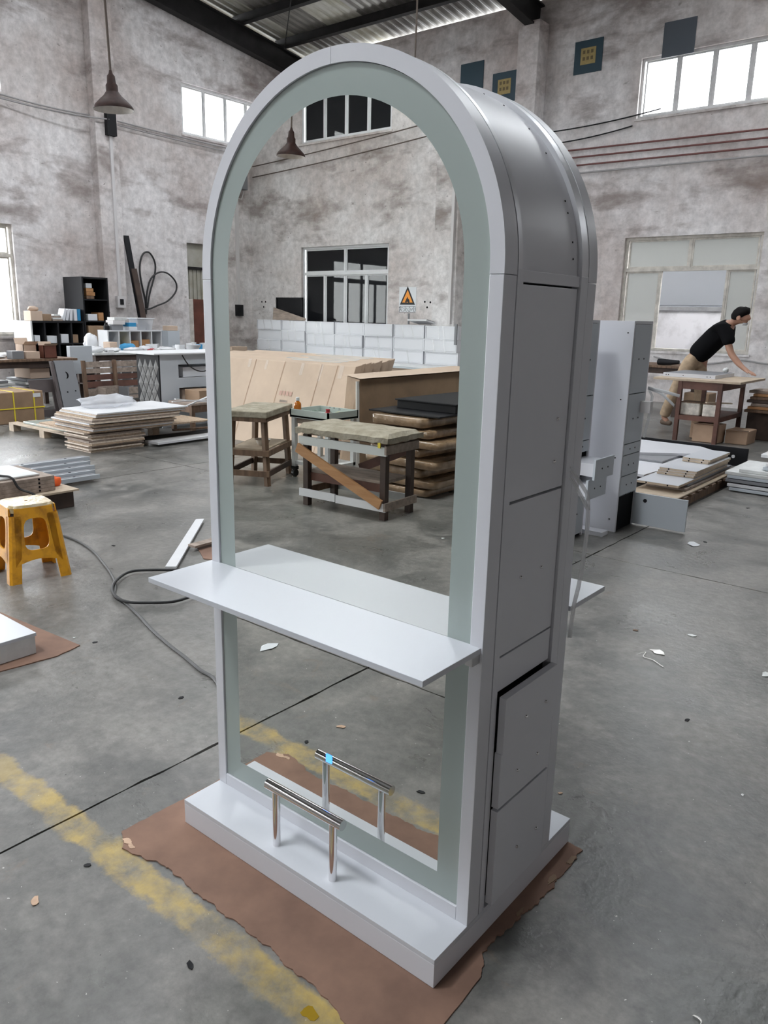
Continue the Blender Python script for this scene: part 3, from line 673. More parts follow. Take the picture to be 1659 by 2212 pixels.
# things on and above them
p = my(610, 673, -11.45)
t = thing('wall_recess', 'black square recess in the reflected wall behind a grey board', 'recess', (p.x, YF, p.z-.25))
MB().box(p.x-.42, p.x+.38, YF+.001, YF+.012, p.z-.34, p.z+.28).build('recess_panel', 'charcoal', t)
MB().box(p.x-.46, p.x-.42, YF+.001, YF+.03, p.z-.34, p.z+.32).box(p.x+.38, p.x+.42, YF+.001, YF+.03, p.z-.34, p.z+.32).box(p.x-.46, p.x+.42, YF+.001, YF+.03, p.z+.28, p.z+.32).build('recess_frame', 'black_paint', t)
ps = [my(588, 693, -11.3), my(590, 664, -11.3), my(616, 673, -11.3), my(659, 688, -11.3), my(659, 694, -11.3)]
for q in ps: q.z = max(q.z, 1.337)
plate(ps, (0, -.02, 0)).build('board_offcut', 'grey_wood', None, label='slanted grey board offcut standing on the reflected white boxes', cat='board', recalc=True)
p = my(911, 695, -11.25)
t = thing('tilted_tray', 'white framed dark panel lying on the reflected boxes below the sign', 'panel', (p.x, p.y, 1.32))
MB().obox((p.x-.02, -11.3, 1.375), (.46, .40, .03), 0, rx=.18).build('frame', 'white_paint', t); MB().obox((p.x+.05, -11.29, 1.395), (.30, .28, .012), 0, rx=.18).build('dark_face', 'charcoal', t)
p = my(882, 677, -11.6); MB().box(p.x-.012, p.x+.012, -11.62, -11.59, 1.32, p.z).build('thin_batten', 'slate_grey', None, label='thin dark batten standing under the fire warning sign', cat='batten')
p = my(984, 705, -11.05); q = my(981, 745, -11.05); MB().box(p.x-.025, p.x+.025, -11.075, -11.045, q.z, p.z+.04).build('hanging_strip', 'slate_grey', None, label='dark strip hanging at the right end of the reflected boxes', cat='strip')
for i, (px_, py_, w, h) in enumerate(((948, 689, .09, .14), (979, 692, .10, .12))):
    p = my(px_, py_, YF+.04); t = thing('socket_box', ('open grey', 'white')[i]+' socket box low on the reflected wall', 'socket', (p.x, YF+.03, p.z))
    MB().box(p.x-w, p.x+w, YF+.001, YF+.05, p.z-h, p.z+h).build('casing', 'pvc' if i else 'grey_wood', t, bevel=.005); MB().box(p.x-w*.5, p.x+w*.4, YF+.05, YF+.055, p.z-h*.5, p.z+h*.4).build('socket', 'charcoal', t)
for i, (px_, py_) in enumerate(((565, 652), (573, 652), (569, 663), (917, 652), (929, 653), (922, 664), (947, 665))):
    p = my(px_, py_, YF); MB().tube([(p.x, YF-.02, p.z), (p.x, YF+.003, p.z)], .022, 7).build('drill_hole', 'dark_gap', wf)
# --- fire warning sign
a = my(862, 620, YF+.006); b = my(897, 675, YF+.006)
xa, xb, zt, zb_ = a.x, b.x, a.z, b.z; w = xb-xa; cx = (xa+xb)/2; hs = zt-zb_
t = thing('fire_sign', 'paper fire warning sign with an orange triangle on the reflected wall', 'sign', (cx, YF, zb_))
MB().box(xa, xb, YF+.001, YF+.004, zb_, zt).build('paper', 'sign_paper', t)
tri = lambda s, oz, y: [Vector((cx-s*.5, y, zt-hs*.70+oz)), Vector((cx+s*.5, y, zt-hs*.70+oz)), Vector((cx, y, zt-hs*.70+oz+s*.93))]
plate(tri(w*.90, 0, YF+.0045), (0, .001, 0)).build('triangle_border', 'flame', t); plate(tri(w*.62, w*.10, YF+.0056), (0, .001, 0)).build('triangle', 'sign_orange', t)
fl = [(-.02, 0), (-.10, .03), (-.14, .11), (-.12, .19), (-.09, .15), (-.08, .24), (-.03, .30), (-.04, .37), (.03, .30), (.05, .22), (.08, .26), (.13, .16), (.14, .09), (.10, .03), (.02, 0), (.05, .06), (.03, .12), (0, .08), (-.03, .12), (-.05, .06)]
plate([Vector((cx+u*w*.95, YF+.0068, zt-hs*.668+v*w*.92)) for u, v in fl], (0, .0008, 0)).build('flame_mark', 'flame', t)
zc = zb_+hs*.115; m = MB(); e = .006
m.box(xa+.01, xb-.01, YF+.0045, YF+.0055, zc+.055, zc+.055+e); m.box(xa+.01, xb-.01, YF+.0045, YF+.0055, zc-.055-e, zc-.055); m.box(xa+.01, xa+.01+e, YF+.0045, YF+.0055, zc-.055, zc+.055); m.box(xb-.01-e, xb-.01, YF+.0045, YF+.0055, zc-.055, zc+.055)
m.build('caption_border', 'flame', t)
text_mesh('caption', '小心火灾', .112, 'flame', t, Matrix.Translation((cx, YF+.006, zc)) @ Matrix.Rotation(PI, 4, 'Z') @ Matrix.Rotation(PI/2, 4, 'X'))
# --- pendant lamps
def lamp(loc, tilt, label, top):
    loc = Vector(loc); t = thing('pendant_lamp', label, 'lamp', loc, 'brown enamel pendant lamps')
    out = [(.185, 0), (.182, .02), (.16, .05), (.125, .085), (.085, .12), (.062, .15), (.055, .16), (.055, .21), (.042, .23), (.036, .29), (.02, .31), (.012, .34)]
    m = MB(); m.lathe((0, 0, 0), out, 28, False); sh = m.build('shade', 'lamp_shade', t, smooth=True); sh.location = (0, 0, 0); WO[sh] = loc
    i_ = MB().lathe((0, 0, 0), [(.183, .001), (.158, .047), (.122, .081), (.08, .115), (.05, .14), (.0, .15)], 28, False).build('shade_lining', 'lamp_inside', sh, smooth=True); i_.location = (0, 0, 0)
    bl = MB().lathe((0, 0, 0), [(.0, .0), (.02, .005), (.03, .03), (.025, .06), (.014, .09), (.014, .14)], 14, False).build('bulb', 'lamp_inside', sh, smooth=True); bl.location = (0, 0, .03)
    t.rotation_euler = tilt
    MB().tube([loc+Vector((0, 0, .33)), loc+Vector((.01, .01, 1.5)), Vector((loc.x, loc.y, top))], .011, 6).build('cord', 'cord', t)
    return t
p1 = CAM + ray(246, 238)*8.7; lamp(p1, (0.04, 0, 0), 'brown pendant lamp hanging before the left wall', roof_z(p1.y)-.05)
p2 = flip(CAM + ray(627, 338)*11.0); lamp(p2, (0, .04, 0), 'brown pendant lamp hanging in the mirror reflection', roof_z(p2.y)-.05)
p3 = CAM + ray(897, 60)*10.5; lamp((p3.x, p3.y, 3.35), (0, 0, 0), 'brown pendant lamp whose cord shows above the arch', roof_z(p3.y)-.05)
# --- tall flat cartons leaning in a row
for i in range(9):
    yb_, yt = -4.66-.135*i, -5.05-.14*i
    xr = -4.36-.055*i-.02*(i % 2); xl = -7.4+.03*(i % 3); h = .93+.006*(i % 3)
    t = thing('flat_carton', ('front flat carton of' if i == 0 else ORD[i]+' flat carton from the front in')+' the reflected leaning row', 'carton', ((xl+xr)/2, yb_-.06, 0), 'flat cartons leaning in a row')
    m = MB(); d = .118
    V = [(xl, yb_, 0), (xr, yb_, 0), (xr, yb_-d, 0), (xl, yb_-d, 0), (xl, yt, h), (xr, yt, h), (xr, yt-d, h+.02), (xl, yt-d, h+.02)]
    m.add(V, [(3, 2, 1, 0), (4, 5, 6, 7), (0, 1, 5, 4), (1, 2, 6, 5), (2, 3, 7, 6), (3, 0, 4, 7)]); m.build('carton_body', 'cardboard_light', t, bevel=.006)
    n = Vector((0, h, yt-yb_)).cross(Vector((1, 0, 0))).normalized(); nrm = Vector((0, h, -(yt-yb_))).normalized()
    def on(x, s, o=.003): return Vector((x, yb_+(yt-yb_)*s, h*s)) + Vector((0, h, yb_-yt)).normalized()*o
    if i == 0:
        for x, wd in ((-5.15, .05), (-4.85, .04), (-4.55, .06), (-6.05, .05), (-5.75, .04)):
            s0 = random.uniform(.80, .9); MB().add([on(x-wd/2, s0), on(x+wd/2, s0), on(x+wd/2, 1), on(x-wd/2, 1)], [(0, 1, 2, 3)]).build('tape', 'tape_film', t)
        for x in (-5.95, -5.45, -4.86, -4.62): MB().add([on(x-.004, 0), on(x+.004, 0), on(x+.004, 1), on(x-.004, 1)], [(0, 1, 2, 3)]).build('crease', 'cardboard', t)
        for k in range(4): MB().add([on(-5.40+k*.055, .60, .004), on(-5.36+k*.055, .60, .004), on(-5.36+k*.055, .65, .004), on(-5.40+k*.055, .65, .004)], [(0, 1, 2, 3)]).build('red_mark', 'red_print', t)
        for k in range(3): MB().add([on(-5.36, .52-k*.06, .004), on(-5.24, .52-k*.06, .004), on(-5.24, .545-k*.06, .004), on(-5.36, .545-k*.06, .004)], [(0, 1, 2, 3)]).build('grey_mark', 'grey_wood', t)
    else:
        MB().add([Vector((xl+1.0+.3*k_, yt-d*.3, h+.008)) for k_ in ()] or [Vector((xr-.9-.2*(i % 3), yt-.02, h+.008)), Vector((xr-.3, yt-.02, h+.008)), Vector((xr-.3, yt-.075, h+.017)), Vector((xr-.9-.2*(i % 3), yt-.075, h+.017))], [(0, 1, 2, 3)]).build('tape', 'clear_tape', t)
# --- big open carton with a dark front
t = thing('large_carton', 'large brown carton standing behind the reflected wrapped packages', 'carton', (-3.4, -4.5, 0))
MB().add([(-3.44, -4.08, 0), (-3.40, -6.2, 0), (-3.84, -6.2, 0), (-3.84, -4.22, 0), (-3.48, -4.10, .895), (-3.40, -6.2, .915), (-3.84, -6.2, .92), (-3.83, -4.32, .90)], [(0, 1, 2, 3), (7, 6, 5, 4), (0, 4, 5, 1), (1, 5, 6, 2), (2, 6, 7, 3), (3, 7, 4, 0)]).build('carton_body', 'cardboard_dark', t, bevel=.006, recalc=True)
MB().add([(-3.46, -4.08, .905), (-3.38, -6.2, .925), (-3.86, -6.2, .93), (-3.85, -4.30, .91)], [(0, 1, 2, 3)]).build('lid', 'cardboard_light', t)
MB().bar((-3.455, -4.065, .02), (-3.49, -4.09, .88), .05, .012).build('taped_edge', 'clear_tape', t)
# --- packages wrapped in kraft and film
def package(x0, x1, y0, y1, z0, z1, label, i):
    m = MB(); nx, ny = 8, 8; rows = []
    rx, ry, rz = (x1-x0)/2, (y1-y0)/2, (z1-z0)/2; c = Vector(((x0+x1)/2, (y0+y1)/2, (z0+z1)/2)); rot = Matrix.Rotation(random.uniform(-.04, .04), 4, 'Z')
    vs = []
    n, k = 40, 12
    for a in range(k+1):
        la = -PI/2+PI*a/k
        for b_ in range(n):
            lo = 2*PI*b_/n; sg = lambda v, e: math.copysign(abs(v)**e, v)
            q = Vector((rx*sg(math.cos(la), .14)*sg(math.cos(lo), .14), ry*sg(math.cos(la), .14)*sg(math.sin(lo), .14), rz*sg(math.sin(la), .16)))
            w_ = noise.noise_vector(Vector((q.x*16+i*3, q.y*16, q.z*30+i))); q += Vector((w_.x*.006, w_.y*.006, w_.z*.003+noise.noise(Vector((q.x*6+i*3, q.y*6, i)))*.003)); vs.append(c+rot @ q)
    fs = [(a*n+b_, a*n+(b_+1) % n, (a+1)*n+(b_+1) % n, (a+1)*n+b_) for a in range(k) for b_ in range(n)]
    m.add(vs, fs).build('wrapped_package', 'kraft_wrap', None, smooth='all', label=label, cat='package', group='wrapped packages in the reflected pile')
hz = [.0, .075, .150, .235, .32, .405, .485, .565, .66]
for i in range(8):
    z0, z1 = hz[i]+.0065, hz[i+1]-.0065
    dx = (.02, .10, -.04, .12, -.06, .14, .03, -.05)[i]
    package(-3.12+random.uniform(0, .06), -2.46+dx, -4.40, -3.74-random.uniform(0, .05), z0, z1, ORD[i]+' layer up of the reflected wrapped packages, nearer piece', i)
    package(-3.10+random.uniform(0, .06), -2.48+dx*.7, -5.06, -4.42-random.uniform(0, .02), z0, z1, ORD[i]+' layer up of the reflected wrapped packages, farther piece', i+20)
MB().box(-3.16, -2.40, -5.3, -3.86, .662, .676).build('black_board', 'black_paint', None, bevel=.002, label='thin black board lying on the reflected wrapped packages', cat='board')
t = thing('black_case', 'flat black box on the black board in the reflection', 'box', (-2.8, -4.6, .677)); box('body', 'black_paint', (-3.05, -2.42, -5.2, -4.12, .677, .745), t, bevel=.004); box('lid', 'charcoal', (-3.06, -2.40, -5.21, -4.10, .746, .760), t, bevel=.003)
# --- padded work bench with a pine brace
f = Fr(-2.64, -3.13, -.055); t = thing('padded_bench', 'battered bench with a padded top and a pine diagonal brace in the mirror', 'bench', (-2.64, -3.13, 0))
hx, hy = .375, .165
for sx in (-1, 1):
    for sy in (-1, 1): f.b(MB(), sx*hx-.024, sx*hx+.024, sy*hy-.024, sy*hy+.024, 0, .565).build('leg', 'dark_wood', t)
m = MB(); n = 26
rows = []
for j in range(9):
    rows.append([])
    for i in range(n+1):
        u = -hx-.07+(2*hx+.14)*i/n; v = -hy-.065+(2*hy+.13)*j/8; e = .030 if (i in (0, n) or j in (0, 8)) else 0
        rows[-1].append(f.p(u, v, .648-e+.008*noise.noise(Vector((u*14, v*14, 1)))))
m.grid(rows)
edge = rows[0]+[r[-1] for r in rows[1:]]+rows[-1][-2::-1]+[r[0] for r in rows[-2:0:-1]]
low = [p+Vector((.006*noise.noise(p*30), .006*noise.noise(p*33), -.035-.028*abs(noise.noise(p*11)))) for p in edge]
k = len(edge); m.add(edge+low, [(i, k+i, k+(i+1) % k, (i+1) % k) for i in range(k)]); m.add([f.p(-hx-.06, -hy-.06, .60), f.p(hx+.06, -hy-.06, .60), f.p(hx+.06, hy+.06, .60), f.p(-hx-.06, hy+.06, .60)], [(0, 1, 2, 3)])
m.build('padded_top', 'worn_pad', t)
f.b(MB(), -hx-.02, hx+.02, -hy-.02, hy+.02, .565, .599).build('top_board', 'old_wood', t)
f.b(MB(), -hx-.055, hx+.04, hy+.026, hy+.044, .485, .550).build('apron', 'scuffed_white', t); f.b(MB(), hx+.026, hx+.044, -hy-.05, hy+.045, .495, .56).build('apron', 'grey_wood', t)
f.b(MB(), -hx-.04, hx+.03, -hy-.044, -hy-.026, .49, .55).build('apron', 'old_wood', t)
f.b(MB(), -hx-.05, -.06, hy+.026, hy+.044, .075, .135).build('rail', 'white_paint', t); f.b(MB(), -.055, hx+.04, hy+.026, hy+.042, .07, .13).build('rail', 'white_paint', t)
f.b(MB(), hx+.026, hx+.044, -hy-.04, hy+.045, .075, .135).build('rail', 'grey_wood', t); f.b(MB(), -hx-.03, hx+.03, -hy-.042, -hy-.026, .07, .13).build('rail', 'dirty_white', t); f.b(MB(), -hx-.042, -hx-.026, -hy-.03, hy+.03, .08, .135).build('rail', 'old_wood', t)
MB().bar(f.p(-hx-.06, hy+.055, .46), f.p(hx+.01, hy+.055, .125), .018, .075).build('diagonal_brace', 'pine', t)
MB().bar(f.p(hx-.02, -hy-.055, .49), f.p(-.15, -hy-.055, .27), .018, .07).build('diagonal_brace', 'bench_wood', t)
f.b(MB(), -hx+.0, hx-.02, -hy, hy-.02, .262, .285).build('shelf', 'grey_wood', t); f.b(MB(), -hx, hx, hy-.03, hy-.012, .20, .262).build('shelf_rail', 'bench_wood', t)
box('yellow_tag', 'yellow_tag', tuple(v for pr in zip(f.p(hx-.01, hy+.06, .565)-Vector((.012, .004, .02)), f.p(hx-.01, hy+.06, .565)+Vector((.012, .004, .02))) for v in pr), t)
# --- splayed wooden stool table with two shelves
f = Fr(-4.02, -3.36, math.atan2(-.17, .32)); t = thing('stool_table', 'old splayed wooden stool table left of the padded bench in the mirror', 'stool', (-4.02, -3.36, 0))
hx, hy = .165, .30
for sx in (-1, 1):
    for sy in (-1, 1): MB().bar(f.p(sx*hx*1.06, sy*hy, 0), f.p(sx*hx*.86, sy*hy*.94, .60), .042, .042, (1, 0, 0)).build('leg', 'old_wood', t)
m = MB(); f.b(m, -hx-.03, hx+.03, -hy-.06, hy+.06, .60, .655); m.build('top', 'worn_pad', t, bevel=.008); f.b(MB(), -hx-.02, hx+.02, -hy-.05, hy+.05, .565, .60).build('top_underside', 'old_wood', t)
for z0, z1 in ((.085, .135), (.265, .315)):
    for s in (-1, 1):
        f.b(MB(), -hx-.035, hx+.035, s*(hy+.022)-.009, s*(hy+.022)+.009, z0, z1).build('rail', 'old_wood', t); f.b(MB(), s*(hx+.022)-.009, s*(hx+.022)+.009, -hy-.01, hy+.01, z0, z1).build('rail', 'dark_wood' if z0 < .2 else 'old_wood', t)
f.b(MB(), -hx, hx, -hy, hy, .312, .326).build('shelf', 'plywood', t)
bp = f.p(.06, .09, .326)
MB().lathe(bp, [(.04, 0), (.048, .005), (.062, .04), (.068, .052), (.074, .054), (.066, .05), (.055, .02), (.0, .012)], 22, False).build('bowl', 'pottery', None, smooth=True, label='cream bowl on the shelf of the reflected stool table', cat='bowl')
# --- trolley with a shallow tray
t = thing('tray_trolley', 'sage tray trolley on castors behind the reflected stool table', 'trolley', (-3.66, -3.85, 0))
X0, X1, Y0, Y1 = -3.90, -3.42, -4.02, -3.62
tray = MB().box(X0, X1, Y0, Y1, .560, .575).build('tray', 'scuffed_sage', t)
for d_ in ((X0, X1, Y1-.015, Y1, .555, .63), (X0, X1, Y0, Y0+.015, .555, .63), (X0, X0+.015, Y0, Y1, .555, .63), (X1-.015, X1, Y0, Y1, .555, .63)): box('tray_side', 'scuffed_sage', d_, tray)
for x in (X0+.03, X1-.03):
    for y in (Y0+.03, Y1-.03):
        box('leg', 'dirty_white', (x-.02, x+.02, y-.02, y+.02, .10, .555), t)
        cst = box('castor_plate', 'dark_steel', (x-.03, x+.03, y-.02, y+.02, .07, .10), t)
        MB().tube([(x-.015, y, .035), (x+.015, y, .035)], .035, 14).build('wheel', 'black_rubber', cst, smooth=True)
box('apron', 'grey_wood', (X0+.02, X1-.02, Y1-.05, Y1-.035, .50, .555), t); box('lower_shelf', 'dirty_white', (X0+.01, X1-.01, Y0+.02, Y1-.02, .12, .15), t)
bp = Vector((-3.86, -3.68, .576)); b_ = thing('bottle', 'amber bottle with a white cap on the reflected sage tray', 'bottle', bp)
MB().lathe(bp, [(.032, 0), (.034, .01), (.034, .09), (.03, .105), (.016, .118), (.014, .125)], 18).build('glass', 'amber_liquid', b_, smooth=True); MB().lathe(bp+Vector((0, 0, .126)), [(.017, 0), (.017, .028), (.014, .03)], 14).build('cap', 'white_paint', b_, smooth=True)
for i in range(2):
    m = MB(); c = Vector((-3.70+.14*i, -3.74-.05*i, .576)); rows = []
    for a in range(9): rows.append([c+Vector((-.07+.14*a/8, -.05+.1*b2/6, max(0, .05*math.sin(PI*a/8)*math.sin(PI*b2/6)+.025*noise.noise(Vector((a*.7, b2*.8, i*5)))))) for b2 in range(7)])
    m.grid(rows).build('rag', 'sage_cloth', None, smooth='all', label=('left', 'right')[i]+' crumpled green rag in the reflected sage tray', cat='rag')
MB().lathe((-3.50, -3.70, .576), [(.024, 0), (.024, .05), (.018, .052), (.018, .07), (.02, .07), (.02, .078)], 14).build('paint_jar', 'red_thing', None, smooth=True, label='small dark red jar in the corner of the sage tray', cat='jar')
MB().lathe((-3.45, -3.80, .576), [(.03, 0), (.03, .045), (.031, .047), (.02, .05)], 14).build('paint_tin', 'yellow_tag', None, smooth=True, label='small yellow tin in the sage tray', cat='tin')
# --- shelf corner left of the white boxes
p = my(520, 765, -10.9)
t = thing('corner_shelf', 'dark shelf table in the reflected corner by the boxes', 'table', (-13.0, -9.6, 0))
a = mx(497, 770, -13.0); zt_ = .48
box('top', 'dark_wood', (-13.5, -12.78, -10.95, -8.4, zt_-.03, zt_), t)
for x in (-13.45, -12.83):
    for y in (-10.9, -8.45): box('leg', 'dark_wood', (x-.03, x+.03, y-.03, y+.03, 0, zt_-.03), t)
box('small_carton', 'cardboard_light', (-13.1, -12.8, -10.85, -10.4, zt_, zt_+.24), None, bevel=.005, label='small pale carton on the shelf table in the reflected corner', cat='carton')
MB().lathe((-13.1, -10.1, zt_), [(.10, 0), (.14, .05), (.20, .16), (.19, .16), (.1, .03), (0, .02)], 18, False).build('basin', 'pottery', None, smooth=True, label='small basin on the shelf table in the reflected corner', cat='basin')

# --- the high-bay lamp itself
t = thing('high_bay_lamp', 'square high-bay lamp hung under the roof out of the picture', 'lamp', LAMP)
box('housing', 'dark_steel', (LAMP.x-.52, LAMP.x+.52, LAMP.y-.52, LAMP.y+.52, LAMP.z, LAMP.z+.08), t, bevel=.01)
for sx in (-1, 1): MB().tube([LAMP+Vector((sx*.2, 0, .08)), Vector((LAMP.x+sx*.2, LAMP.y, roof_z(LAMP.y)+.1))], .008, 6).build('suspension_rod', 'steel', t)
# ================================================================ LEFT SIDE OF THE WORKSHOP
def bx(name, material, dims, label, cat, group=None, bevel=.004): return box(name, material, dims, None, bevel, label=label, cat=cat, group=group)
def carton(dims, label, material='cardboard', open_top=False, group=None, tape=None):
    x0, x1, y0, y1, z0, z1 = dims; t = thing('carton', label, 'carton', ((x0+x1)/2, (y0+y1)/2, z0), group)
    if open_top:
        m = MB(); e = .008
        m.box(x0, x1, y0, y1, z0, z0+e); m.box(x0, x0+e, y0, y1, z0, z1); m.box(x1-e, x1, y0, y1, z0, z1); m.box(x0, x1, y0, y0+e, z0, z1); m.box(x0, x1, y1-e, y1, z0, z1); m.build('carton_body', material, t)
        h = (x1-x0)*.45
        MB().add([(x1, y0, z1), (x1, y1, z1), (x1+h*.7, y1, z1+h*.45), (x1+h*.7, y0, z1+h*.45)], [(0, 1, 2, 3)]).build('flap', 'cardboard_light', t)
        MB().add([(x0, y0, z1), (x0, y1, z1), (x0-h*.3, y1, z1+h*.8), (x0-h*.3, y0, z1+h*.8)], [(0, 1, 2, 3)]).build('flap', 'cardboard_light', t)
    else:
        MB().box(*dims).build('carton_body', material, t, bevel=.006)
        if tape: MB().box(x0-.001, x1+.001, (y0+y1)/2-.03, (y0+y1)/2+.03, z1-.002, z1+.0015).build('tape', 'clear_tape', t)
    return t
def shelf_unit(name, label, cat, x0, x1, y0, y1, zt, cols, rows, material, side_mat=None, th=.03, base=.06):
    """open shelving; its open front looks towards +x"""
    t = thing(name, label, cat, ((x0+x1)/2, (y0+y1)/2, 0))
    box('back_panel', material, (x0, x0+.012, y0, y1, base, zt), t); box('side_panel', side_mat or material, (x0, x1, y0, y0+th, 0, zt), t, bevel=.002); box('side_panel', material, (x0, x1, y1-th, y1, 0, zt), t, bevel=.002); box('top', material, (x0, x1+.004, y0+th, y1-th, zt-th, zt), t)
    for r in range(rows): z = base+(zt-th-base)*r/rows; box('shelf_board', material, (x0+.012, x1-.004, y0+th, y1-th, z, z+th*.8), t)
    for c in range(1, cols): y = y0+(y1-y0)*c/cols; box('divider', material, (x0+.012, x1-.002, y-th/2, y+th/2, base, zt-th), t)
    return t
# black shelving against the left wall
_before = set(bpy.data.objects)
shelf_unit('tall_shelf', 'tall black open shelf unit beside the left pilaster', 'shelf', -13.56, -12.90, 6.88, 7.42, 2.06, 1, 5, 'charcoal')
shelf_unit('low_shelf', 'low black cube shelf with a white side panel by the left wall', 'shelf', -13.56, -12.90, 5.84, 6.87, 1.25, 4, 3, 'charcoal', 'dirty_white')
S_ = lambda z: .06+(2.06-.03-.06)*z/5+.025
for i, (mt, w, h, lab) in enumerate((('old_wood', .16, .06, 'brown packet at the bottom of the pile on the tall black shelf'), ('pine', .18, .07, 'middle orange packet on the tall black shelf'), ('pine', .15, .07, 'topmost orange packet on the tall black shelf'), ('sign_paper', .12, .09, 'white box crowning the packets on the tall black shelf'))):
    z = S_(4)-.003+sum((.06, .07, .07)[:i]); bx('packet', mt, (-13.2, -12.97, 7.0, 7.0+w, z+.005, z+h), lab, 'packet', 'packets on the tall black shelf')
bx('white_box', 'sign_paper', (-13.2, -12.93, 6.98, 7.17, S_(3)+.001, S_(3)+.12), 'white box with a dark label on the tall black shelf', 'box'); bx('orange_box', 'pine', (-13.2, -12.94, 7.2, 7.31, S_(3)+.001, S_(3)+.15), 'small orange box beside the white box on the tall black shelf', 'box')
carton((-13.2, -12.91, 6.96, 7.34, S_(2)+.002, S_(2)+.30), 'brown carton filling a bay of the tall black shelf', 'cardboard_dark')
for i, (y, w, h, mt, lab) in enumerate(((5.92, .10, .14, 'sign_paper', 'white packet in the left bay of the low black shelf'), (6.15, .19, .13, 'sign_paper', 'white labelled box in the second bay of the low black shelf'), (6.42, .15, .16, 'sign_paper', 'square white box in the third bay of the low black shelf'), (6.64, .12, .15, 'cardboard_dark', 'brown packet in the right bay of the low black shelf'))):
    bx('stored_box', mt, (-13.2, -12.95, y, y+w, .8585, .8585+h), lab, 'box', 'boxes in the low black shelf')
bx('stored_carton', 'cardboard_dark', (-13.2, -12.93, 5.92, 6.06, .4725, .70), 'upright brown carton low in the black shelf', 'carton'); MB().lathe((-13.0, 6.22, .4725), [(.05, 0), (.05, .18), (.03, .2)], 12).build('roll', 'dirty_white', None, label='pale roll standing low in the black shelf', cat='roll')
zt = 1.252
bx('pale_carton', 'cardboard_light', (-13.2, -12.95, 5.88, 6.10, zt, zt+.17), 'cream carton at the left end on the low black shelf', 'carton'); bx('brown_carton', 'cardboard_dark', (-13.2, -12.96, 6.11, 6.27, zt, zt+.12), 'brown carton next to the cream one on the low black shelf', 'carton')
def bag(c, r, material, label, cat, seed, name='plastic_bag', sq=(1, 1, .7), group=None):
    m = MB(); n, k = 18, 10; vs = []
    for a in range(k+1):
        la = -PI/2+PI*a/k
        for b_ in range(n):
            lo = 2*PI*b_/n; q = Vector((math.cos(la)*math.cos(lo), math.cos(la)*math.sin(lo), math.sin(la))); d = 1+.35*noise.noise(q*2.2+Vector((seed, 0, 0)))+.15*noise.noise(q*6+Vector((0, seed, 0)))
            q = Vector((q.x*sq[0], q.y*sq[1], q.z*sq[2]))*d*r; vs.append(Vector(c)+Vector((q.x, q.y, max(0.0, q.z+r*sq[2]*.75))))
    return m.add(vs, [(a*n+b_, a*n+(b_+1) % n, (a+1)*n+(b_+1) % n, (a+1)*n+b_) for a in range(k) for b_ in range(n)]).build(name, material, None, smooth='all', label=label, cat=cat, group=group)
bag((-13.07, 5.99, zt+.171), .095, 'cardboard_light', 'crumpled cream paper on the cartons of the low black shelf', 'paper', 3, 'crumpled_paper', (.7, 1, .5))
for i in range(4): bx('paper_pile', 'dirty_white' if i % 2 else 'grey_wood', (-13.2, -12.96, 6.29+.01*i, 6.49-.015*i, zt+.03*i, zt+.03*i+.028), ORD[i]+' sheaf up of the papers on the low black shelf', 'papers', 'papers on the low black shelf')
for i, (y, mt) in enumerate(((6.535, 'sign_paper'), (6.60, 'sign_paper'), (6.665, 'sign_paper'), (6.75, 'sign_paper'), (6.82, 'blue_print'))):
    MB().obox((-13.07, y, zt+.115), (.2, .05 if i < 3 else .06, .21), 0, rx=(-.28, -.25, -.12, 0, 0)[i]).build('file_box', mt, None, label=ORD[i]+(' file box from the left, blue,' if i == 4 else ' white file box from the left')+' on the low black shelf', cat='file box', group='file boxes on the low black shelf')
for o in set(bpy.data.objects)-_before:
    if o.parent is None: o.location += Vector((.30, -.165, 0)); WO[o] = WO[o]+Vector((.30, -.165, 0))
# white cube shelf with plastic tub
shelf_unit('cube_shelf', 'white five bay cube shelf under the coiled wall cable', 'shelf', -11.62, -11.30, 6.38, 7.50, 1.125, 5, 3, 'white_paint', None, .022)
box('shelf_side', 'grey_laminate', (-11.62, -11.12, 7.505, 7.76, 0, 1.12), None, label='grey panel standing at the right end of the white cube shelf', cat='panel')
for i, (y, w, h, mt, lab) in enumerate(((6.65, .14, .06, 'yellow_tag', 'yellow tool in the second bay of the white cube shelf'), (6.86, .16, .14, 'pine', 'orange carton in the third bay of the white cube shelf'), (7.08, .17, .16, 'pine', 'orange carton in the fourth bay of the white cube shelf'), (7.31, .15, .08, 'dirty_white', 'pile of white papers in the right bay of the white cube shelf'))):
    bx('stored_item', mt, (-11.55, -11.33, y, y+w, .80, .80+h), lab, 'box')
zt = 1.126
tb = thing('plastic_tub', 'clear plastic tub with a white rim on the white cube shelf', 'tub', (-11.45, 7.2, zt))
m = MB(); y0, y1 = 7.0, 7.34
m.add([(-11.56, y0+.03, zt), (-11.34, y0+.03, zt), (-11.34, y1-.03, zt), (-11.56, y1-.03, zt), (-11.6, y0, zt+.2), (-11.31, y0, zt+.2), (-11.31, y1, zt+.2), (-11.6, y1, zt+.2)], [(0, 1, 2, 3), (0, 4, 5, 1), (1, 5, 6, 2), (2, 6, 7, 3), (3, 7, 4, 0)]); m.build('tub', 'clear_plastic', tb)
MB().box(-11.62, -11.29, y0-.02, y1+.02, zt+.2, zt+.215).build('lid', 'white_paint', tb, bevel=.004); MB().obox((-11.44, 7.22, zt+.06), (.16, .16, .1), .5).build('contents', 'slate_grey', tb)
bx('shoe_box', 'dirty_white', (-11.56, -11.33, 6.55, 6.80, zt+.17, zt+.22), 'flat white box atop the pile at the left of the tub', 'box')
